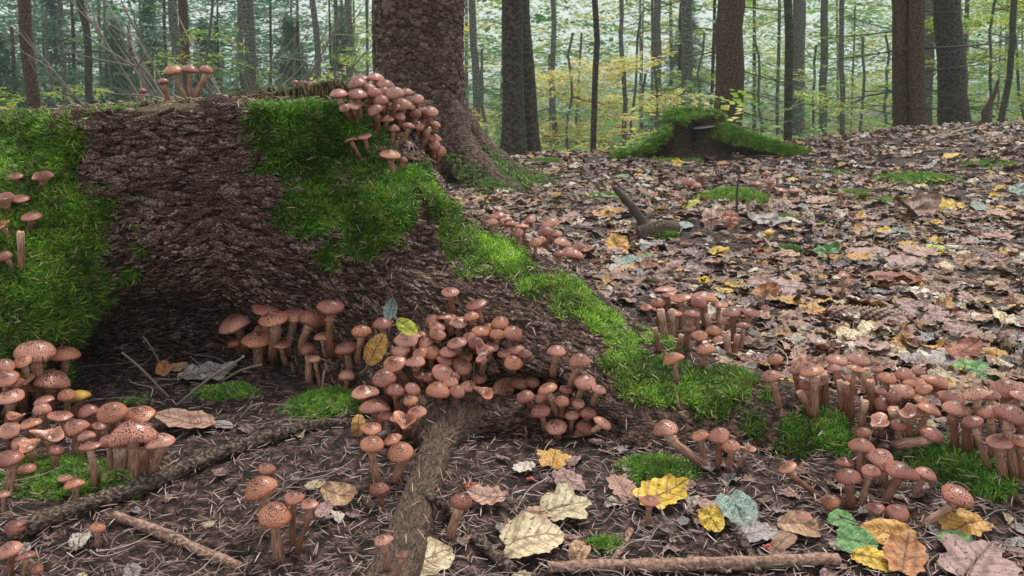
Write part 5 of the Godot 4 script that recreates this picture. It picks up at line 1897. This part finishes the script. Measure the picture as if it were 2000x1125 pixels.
	var count := {}
	for q in spots:
		var near = marks[0]
		for m in marks:
			if absf(m[0] - q[0]) < absf(near[0] - q[0]):
				near = m
		var side: String = "right" if q[0] > near[0] else "left"
		var key: String = side + near[1]
		count[key] = count.get(key, 0) + 1
		q.append(near[1])
		q.append(side)
		q.append(count[key])
	for q in spots:
		var i: int = q[5]
		if q[4] == "left":
			i = count["left" + q[3]] - i + 1
		var t := thing("distant_tree", "faint distant trunk, %snearest %s of the %s" % [ORD[mini(i - 1, 15)], q[4], q[3]], "tree", trunk_place(q[0], q[1]), "distant trunks in the haze")
		trunk(t, q[0], q[0] + R(-8, 8), q[1], q[2], [M.grey_bark, M.grey_bark, M.dark_bark][rng.randi() % 3], 8.0, 0.1, 10, 12, 0.1)

func build_foliage() -> void:
	for k in 3:
		sprays.append(spray_mesh(13, [0.20, 0.24, 0.17][k], [0.1, 0.2, 0.3][k]))
	fir_spray = needle_spray()
	var rows := [
		["yellow-leaved young beech behind the twin trunks' right side", 1105, 10.5, 2.0, YEL, 95, 0.9, 0.26],
		["pale yellow young beech left of the lone straight stem", 1120, 13.0, 2.6, YEL, 110, 1.2, 0.30],
		["cream-yellow young beech right of the lone straight stem", 1230, 11.0, 2.3, YEL, 120, 1.1, 0.28],
		["yellowing young beech left of the slim grey trunk", 1290, 9.5, 1.9, YEL, 80, 0.9, 0.24],
		["green young tree between twin trunks and lone stem", 1085, 15.0, 2.6, GRN, 110, 1.5, 0.34],
		["green young tree behind the crooked grey stem", 1250, 15.5, 2.2, GRN, 110, 1.6, 0.34],
		["small yellow beech between the big spruce and twin trunks", 950, 10.0, 1.5, YEL, 50, 0.6, 0.22],
		["greenish young tree between big spruce and twin trunks", 930, 14.0, 2.6, GRN, 80, 1.0, 0.3],
		["light green young tree left of the reddish single spruce", 1370, 13.0, 2.4, LIM, 70, 1.0, 0.28],
		["yellow-green sapling between reddish spruce and pale beech", 1500, 11.5, 1.9, LIM, 75, 0.9, 0.25],
		["yellow-green sapling behind the pale smooth beech", 1600, 16.0, 2.6, LIM, 90, 1.3, 0.32],
		["bright green sapling left of the paired spruces", 1690, 12.0, 1.9, LIM, 100, 1.1, 0.27],
		["golden-green sapling behind the paired spruces", 1740, 15.0, 2.6, YEL, 70, 1.2, 0.3],
		["fresh green young tree between dark trunk and right edge", 1935, 10.0, 2.4, LIM, 130, 1.1, 0.26],
		["fresh green young tree at the right edge", 2010, 11.0, 2.6, LIM, 130, 1.2, 0.28],
		["green young tree behind the broken stem", 1900, 14.0, 2.8, GRN, 110, 1.5, 0.32],
		["teal-green young tree behind the curved dark trunk", 210, 13.0, 2.6, TEAL, 110, 1.5, 0.32],
		["yellow-tipped sapling at the far left", 90, 10.5, 2.4, LIM, 60, 1.0, 0.22],
		["low yellow sapling behind the sawn top's left side", 260, 9.0, 1.3, YEL, 40, 0.7, 0.20],
		["dark green sapling left of the slate grey trunk", 430, 13.0, 2.4, GRN, 100, 1.3, 0.3],
		["yellow-green sapling left of the big spruce", 640, 9.5, 2.2, LIM, 65, 0.8, 0.22],
		["green sapling right of the slate grey trunk", 560, 12.0, 2.5, GRN, 110, 1.3, 0.3],
		["lime young tree above the hump of rotten wood", 600, 15.0, 2.8, TEAL, 100, 1.6, 0.34],
		["yellow-green leafy sapling above the sawn top's mushrooms", 400, 8.5, 2.0, LIM, 40, 0.6, 0.2],
	]
	for q in rows:
		sapling(q[0], q[1], q[2], q[3], q[4], q[5], q[6], q[7], 6.0)
	# dark young spruces on the left
	for q in [["dark young spruce at the far left behind the brown trunk", 20, 12.5, 3.2], ["dark young spruce between the left-hand trunks", 250, 14.5, 3.6], ["dark young spruce right of the slate grey trunk", 580, 15.5, 3.8], ["dark young spruce left of the slate grey trunk", 420, 17.0, 4.0], ["dark young spruce left of the reddish single spruce", 1330, 17.0, 4.2], ["dark young spruce behind the curved dark trunk", 140, 16.0, 4.4], ["dark young spruce behind the sawn top's mushrooms", 320, 18.0, 4.6], ["dark young spruce just left of the big spruce", 680, 18.0, 4.4]]:
		var o := thing("young_spruce", q[0], "spruce tree", trunk_place(q[1], q[2]), "young spruces in the wood")
		trunk(o, q[1], q[1], q[2], 8.0, M.far_spruce, q[3], 0.1, 8, 14, 0.1)
		var xf := []
		var cols := []
		for k in 700:
			var f := pow(rng.randf(), 1.2)
			var a := R(0, TAU)
			var r: float = 1.15 * (1.02 - f)
			var p := Vector3(cos(a) * r * 0.35, 0.1 + q[3] * f, sin(a) * r * 0.35)
			xf.append(Transform3D(Basis(Vector3.UP, -a) * Basis(Vector3.BACK, R(-0.5, 0.0)) * Basis.from_scale(Vector3(r * R(0.6, 1.0) + 0.1, 0.5, 0.5)), p))
			cols.append(mix_hue(TEAL))
		many("foliage", fir_spray, M.leaf, xf, cols, o)
	# bare pale shrubs behind the stump
	for q in [["bare pale twiggy shrub behind the mushrooms on the sawn top", 415, 6.8], ["bare pale twiggy shrub left of the big spruce", 590, 7.4]]:
		var o := thing("bare_shrub", q[0], "shrub", trunk_place(q[1], q[2]), "leafless shrubs behind the stump")
		for k in 13:
			var a := R(-0.5, PI + 0.5)
			var d := Vector3(cos(a) * 0.8, R(0.4, 1.5), sin(a) * 0.4).normalized()
			part("stem", twig_mesh(Vector3(R(-0.15, 0.15), 0.0, R(-0.1, 0.1)), d, R(1.2, 2.3), R(0.010, 0.020), R(-0.1, 0.35), 10), M.pale_twig, o)
	# the depths of the wood, where no tree can be told from the next
	var xs := [[], [], []]
	var cs := [[], [], []]
	for k in 23000:
		var d := 13.5 + 24.0 * rng.randf()
		if k % 7 == 0:
			d = R(34.0, 44.0)
		var x := R(-0.92, 0.92) * d
		var y := gh(x, -d) + 7.6 * pow(rng.randf(), 1.25) - 0.1
		if n_low.get_noise_3d(x * 1.1, y * 1.6, d * 0.6) < -0.16 and x / d > -0.25:
			continue
		var u := x / d
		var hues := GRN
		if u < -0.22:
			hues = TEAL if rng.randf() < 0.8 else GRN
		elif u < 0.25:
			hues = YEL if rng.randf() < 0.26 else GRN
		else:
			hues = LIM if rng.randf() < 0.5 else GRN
		var j := rng.randi() % 3
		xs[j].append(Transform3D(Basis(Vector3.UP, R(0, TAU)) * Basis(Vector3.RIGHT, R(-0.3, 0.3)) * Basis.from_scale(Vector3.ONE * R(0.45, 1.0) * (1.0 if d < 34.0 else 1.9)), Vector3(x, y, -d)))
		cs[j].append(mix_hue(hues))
	var w := thing("forest", "hazy mass of green and yellow foliage deep in the wood", "forest")
	w.set_meta("kind", "stuff")
	for j in 3:
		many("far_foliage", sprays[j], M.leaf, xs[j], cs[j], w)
	# low green growth beyond the crest
	var xu := [[], [], []]
	var cu := [[], [], []]
	for k in 8000:
		var d := R(6.5, 20.0)
		var x := R(-0.75, 0.75) * d
		if x > 0.3 * d and d < 9.0:
			continue
		var j := rng.randi() % 3
		xu[j].append(Transform3D(Basis(Vector3.UP, R(0, TAU)) * Basis(Vector3.BACK, R(-0.1, 0.7)) * Basis.from_scale(Vector3.ONE * R(0.15, 0.4)), Vector3(x, gh(x, -d) + R(0.0, 0.9) * rng.randf() * (d / 9.0), -d)))
		cu[j].append(mix_hue(GRN if rng.randf() < 0.82 else LIM))
	var ug := thing("undergrowth", "low leafy undergrowth between the trunks", "undergrowth")
	ug.set_meta("kind", "stuff")
	for j in 3:
		many("low_leaves", sprays[j], M.leaf, xu[j], cu[j], ug)

func build_far_stump() -> void:
	var base := trunk_place(1352, 5.0)
	var o := thing("mossy_stump", "small hollow tree stump capped with moss on the crest of the slope", "tree stump", base)
	var v := PackedVector3Array()
	var rows := 16
	var sides := 40
	for i in rows:
		var f := i / float(rows - 1)
		var y := 0.262 * minf(f * 1.18, 1.0) + 0.01 * n_fine.get_noise_1d(i * 20.0)
		for j in sides:
			var a := TAU * j / sides
			var r := 0.170 + 0.07 * pow(1.0 - minf(f * 1.18, 1.0), 3.0) * (0.7 + 0.5 * cos(a * 3.0 - 0.4)) + 0.014 * sin(a * 5.0)
			# the hollow towards the viewer
			var open := exp(-pow(angle_difference(a, PI * 0.55) / 0.26, 2.0)) * smoothstep(0.05, 0.3, f) * smoothstep(0.9, 0.62, f)
			r *= 1.0 - 0.5 * open
			if f > 0.85:
				r *= 1.0 - pow((f - 0.85) / 0.15, 2.0) * 0.97
				y = 0.262 + 0.02 * sqrt((f - 0.85) / 0.15) + 0.012 * sin(a * 2.0)
			r *= 1.0 + 0.06 * n_fine.get_noise_3d(cos(a) * 40.0, y * 120.0, sin(a) * 40.0)
			v.append(Vector3(cos(a) * r, y - 0.03, sin(a) * r))
	part("bark", mk(v, grid_idx(rows, sides, true), null, null, true), M.stump_bark, o)
	# right-hand root
	part("root", tube(poly_pts([Vector3(0.08, 0.12, 0.05), Vector3(0.25, 0.11, 0.03), Vector3(0.42, 0.055, 0.02), Vector3(0.60, 0.03, 0.0), Vector3(0.74, -0.02, 0.0)], 20), [0.08, 0.09, 0.09, 0.09, 0.085, 0.08, 0.075, 0.07, 0.065, 0.06, 0.055, 0.05, 0.048, 0.045, 0.04, 0.038, 0.035, 0.03, 0.025, 0.02], 12, 0.3, 25.0), M.stump_bark, o)
	part("root", tube(poly_pts([Vector3(-0.10, 0.11, 0.02), Vector3(-0.26, 0.06, 0.05), Vector3(-0.42, -0.01, 0.08)], 12), [0.07, 0.075, 0.07, 0.065, 0.06, 0.055, 0.05, 0.045, 0.04, 0.035, 0.03, 0.02], 12, 0.3, 25.0), M.stump_bark, o)
	# bracket fungus in the hollow
	var br := thing("bracket_fungus", "grey shelf-like bracket fungus in the far stump's hollow", "fungus", base + Vector3(0.03, 0.19, 0.14))
	part("cap", outward(lathe([[0.001, 0.22], [0.4, 0.2], [0.8, 0.10], [1.0, 0.0], [0.9, -0.06], [0.001, -0.05]], 20, 0.06, false), true), M.bracket, br).transform = Transform3D(Basis(Vector3.BACK, 0.1) * Basis.from_scale(Vector3(0.068, 0.05, 0.055)), Vector3.ZERO)
	# moss over its cap, its right flank and both roots
	var xf := [[], []]
	var cols := [[], []]
	for k in 6200:
		var p := Vector3.ZERO
		var n := Vector3.UP
		var pick_ := rng.randf()
		if pick_ < 0.40:
			var a := R(0, TAU)
			var q := sqrt(rng.randf())
			p = Vector3(cos(a) * q * 0.185, 0.262 - 0.03 * q * q + 0.02 * sin(a * 2.0) + 0.025 * n_low.get_noise_2d(cos(a) * q * 12.0, sin(a) * q * 12.0), sin(a) * q * 0.185)
			n = Vector3(cos(a) * q, 1.0, sin(a) * q)
			if q > 0.8 and rng.randf() < 0.4 and sin(a) < 0.3:
				p.y -= R(0.0, 0.05)
			if q > 0.9 and sin(a) > 0.4:
				continue
		elif pick_ < 0.74:
			var f := rng.randf()
			var c := Vector3(0.08, 0.15, 0.05).lerp(Vector3(0.34, 0.08, 0.03), minf(f * 1.8, 1.0)).lerp(Vector3(0.74, -0.01, 0.0), maxf(f * 1.8 - 1.0, 0.0) / 0.8)
			var a := R(-0.2, PI * 0.75)
			var r := 0.095 - 0.06 * f
			n = Vector3(R(-0.3, 0.3), cos(a - 0.6), sin(a - 0.2))
			p = c + n.normalized() * r
		else:
			var f := rng.randf()
			p = Vector3(lerpf(-0.17, -0.50, f), 0.16 * pow(1.0 - f, 2.6), lerpf(0.05, 0.10, f)) + Vector3(R(-0.03, 0.03), R(-0.02, 0.05), R(-0.02, 0.10))
			n = Vector3(-0.4, 1.0, 0.5)
			if rng.randf() < 0.3:
				p = Vector3(R(-0.30, 0.0), R(-0.03, 0.0), R(0.20, 0.30))
				n = Vector3(0, 0.6, 1.0)
		var j := rng.randi() % 2
		xf[j].append(Transform3D(frame_of((n.normalized() + Vector3(R(-0.5, 0.5), R(-0.3, 0.3), R(-0.5, 0.5))).normalized()) * Basis.from_scale(Vector3.ONE * R(1.3, 2.4)), p))
		cols[j].append(moss_colour(0.7))
	var mo := thing("moss", "bright moss cap and skirts of the far hollow stump", "moss", base, "moss growing on the stump")
	mo.set_meta("kind", "stuff")
	for j in 2:
		many("moss_strands", moss_shapes[j], M.moss, xf[j], cols[j], mo)

# ---------------------------------------------------------------- everything
func patch(label: String, balls: Array, light: float, dense := 1.0) -> void:
	var list := []
	for b in balls:
		var h := hit(b[0], b[1])
		list.append([h[0], b[2]])
	moss_patches.append({"label": label, "balls": list, "light": light, "dense": dense})

func _ready() -> void:
	fwd = Vector3(0, -sin(deg_to_rad(PITCH)), -cos(deg_to_rad(PITCH)))
	upv = Vector3(0, cos(deg_to_rad(PITCH)), -sin(deg_to_rad(PITCH)))
	var cam := Camera3D.new()
	cam.name = "camera"
	cam.position = CAM
	cam.rotation_degrees.x = -PITCH
	cam.fov = rad_to_deg(2.0 * atan(562.5 / F))
	cam.near = 0.05
	cam.far = 300.0
	var lens_ := CameraAttributesPhysical.new()
	lens_.frustum_focal_length = 12.0 / tan(deg_to_rad(cam.fov) / 2.0)
	lens_.frustum_near = 0.05
	lens_.frustum_far = 300.0
	lens_.frustum_focus_distance = 1.15
	lens_.exposure_aperture = 22.0
	add_child(cam)
	cam.attributes = lens_
	cam.current = true

	var env := Environment.new()
	var sky := Sky.new()
	var sm := ProceduralSkyMaterial.new()
	sm.sky_top_color = Color(0.98, 0.99, 1.0)
	sm.sky_horizon_color = Color(0.76, 0.80, 0.78)
	sm.sky_curve = 0.15
	sm.ground_horizon_color = Color(0.45, 0.5, 0.45)
	sm.ground_bottom_color = Color(0.16, 0.14, 0.11)
	sm.sky_energy_multiplier = 0.72
	sky.sky_material = sm
	env.background_mode = Environment.BG_SKY
	env.sky = sky
	env.background_energy_multiplier = 1.0
	env.tonemap_mode = Environment.TONE_MAPPER_LINEAR
	env.tonemap_exposure = 2.7
	env.fog_enabled = true
	env.fog_density = 0.0031
	env.fog_light_color = Color(0.84, 0.93, 0.87)
	env.sdfgi_enabled = true
	env.ssao_enabled = true
	env.ssil_enabled = true
	var we := WorldEnvironment.new()
	we.name = "world"
	we.environment = env
	add_child(we)
	var sun := DirectionalLight3D.new()
	sun.name = "sun"
	sun.light_energy = 0.5
	sun.light_angular_distance = 10.0
	sun.light_color = Color(1.0, 0.97, 0.92)
	sun.shadow_enabled = true
	sun.rotation_degrees = Vector3(-60, 152, 0)
	add_child(sun)

	rng.seed = 20240
	n_fine.seed = 3
	n_fine.frequency = 1.0
	n_fine.fractal_octaves = 3
	n_low.seed = 8
	n_low.frequency = 0.45
	n_low.fractal_octaves = 2
	make_materials()
	var sph := SphereMesh.new()
	sph.radial_segments = 8
	sph.rings = 4
	sph.radius = 1.0
	sph.height = 2.0
	M.seed_mesh = sph

	mounds = [Vector4(-0.58, -0.86, 0.20, 0.020), Vector4(-0.22, -1.05, 0.2, 0.012), Vector4(0.62, -2.6, 0.35, 0.05), Vector4(0.48, -0.80, 0.22, 0.012)]
	shape_roots()
	build_ground()
	patch("thick green moss over the stump's left shoulder and root", [[40, 250, 0.06], [110, 300, 0.055], [60, 340, 0.09], [80, 430, 0.09], [150, 430, 0.04], [70, 540, 0.10], [30, 640, 0.08], [110, 590, 0.05], [160, 500, 0.035], [10, 240, 0.06]], 1.7)
	patch("shaggy dark green moss hanging below the upper right mushrooms", [[545, 240, 0.045], [600, 250, 0.06], [560, 310, 0.05], [650, 260, 0.06], [620, 330, 0.05], [700, 300, 0.05], [610, 420, 0.055], [680, 400, 0.05], [700, 470, 0.045], [760, 350, 0.06], [640, 490, 0.035], [790, 400, 0.05], [740, 430, 0.05], [820, 340, 0.05]], 0.8)
	patch("bright yellow-green moss along the top of the big root", [[850, 390, 0.052], [890, 430, 0.054], [940, 475, 0.056], [990, 505, 0.056], [1050, 545, 0.054], [1110, 580, 0.046], [1170, 620, 0.048], [1220, 660, 0.052], [1240, 700, 0.04], [1265, 745, 0.032], [1320, 720, 0.045], [1300, 670, 0.04], [1390, 730, 0.045], [1440, 770, 0.045], [1420, 800, 0.03]], 2.2)
	patch("dull green moss on the low root before its mushrooms", [[1470, 830, 0.03], [1560, 850, 0.035], [1620, 850, 0.032], [1690, 800, 0.02], [1530, 880, 0.02]], 0.35, 0.8)
	patch("green moss cushion on the low root under the tall right clump", [[1830, 900, 0.035], [1880, 920, 0.035], [1860, 955, 0.03], [1800, 990, 0.025], [1910, 940, 0.02]], 0.6)
	patch("little green moss tufts on the stump's dark bark", [[270, 480, 0.018], [265, 530, 0.018], [270, 440, 0.012], [300, 380, 0.010], [1060, 590, 0.016], [140, 750, 0.03]], 0.7, 0.8)
	patch("thin olive moss along the ragged wood on the sawn top", [[150, 211, 0.03], [220, 206, 0.022], [290, 203, 0.018], [610, 196, 0.02]], 0.6, 0.3)
	var stump := build_stump()
	build_bark_plates(stump)
	build_splinters(stump)
	build_moss()
	ground_moss("green moss patch between the branch's end and the stump's foot", 640, 790, 100, 0.016, 1.0, 0.8)
	ground_moss("thin moss patch beside the pale twigs of the recess", 440, 765, 80, 0.010, 0.6, 0.6)
	ground_moss("small moss patch in front of the dark recess", 262, 782, 34, 0.006, 0.8)
	ground_moss("moss growing under the big left-hand clump", 110, 930, 130, 0.012, 0.8, 0.7)
	ground_moss("moss tuft growing on the lichen-spotted branch", 238, 965, 38, 0.030, 1.4, 0.6)
	ground_moss("round moss patch under the mushrooms of the bare ground", 1285, 920, 84, 0.016, 1.0, 0.75)
	ground_moss("small moss tuft behind the pale straight stick", 1180, 1068, 46, 0.012, 1.0, 0.6)
	ground_moss("bright moss cushion on the slope around the thin stem", 1435, 392, 80, 0.05, 1.6, 0.9, 1.2)
	ground_moss("flat moss patch on the right slope", 1790, 350, 90, 0.02, 1.0, 1.0)
	ground_moss("flat moss patch left of the right slope's one", 1660, 380, 60, 0.02, 0.8, 0.8)
	ground_moss("moss at the mossy knot of the broken stick", 1290, 462, 40, 0.035, 1.3, 0.8, 1.0)
	ground_moss("moss patch before the big spruce's foot", 1065, 318, 40, 0.03, 1.0, 0.8)
	ground_moss("moss patch on the slope left of the broken stick", 1180, 385, 60, 0.015, 0.7, 1.0)
	ground_moss("moss patch behind the mossy root at the spruce", 885, 362, 44, 0.02, 0.8, 1.2)
	ground_moss("dark moss clump in the middle of the slope", 1540, 495, 36, 0.025, 0.9, 0.8, 0.2)
	ground_moss("thin green patch on the slope between cushion and lone leaf", 1560, 432, 70, 0.012, 0.5, 1.0)
	ground_moss("thin green patch below the flat moss patch at right", 1745, 395, 80, 0.012, 0.45, 1.0)
	ground_moss("thin green patch on the crest before the pale beech", 1620, 338, 50, 0.012, 0.6, 1.2)
	ground_moss("thin green patch at the right end of the crest", 1930, 320, 60, 0.012, 0.6, 1.2)
	ground_moss("green seedlings' moss at the right behind the fallen stick", 1900, 585, 50, 0.012, 0.5, 0.8)
	build_mushrooms_all()
	build_needles()
	build_litter()
	build_leaves()
	build_scattered_leaves()
	build_sticks()
	build_cone()
	build_trees()
	build_far_stump()
	build_foliage()

func build_mushrooms_all() -> void:
	build_cap_shapes()
	build_mushrooms()
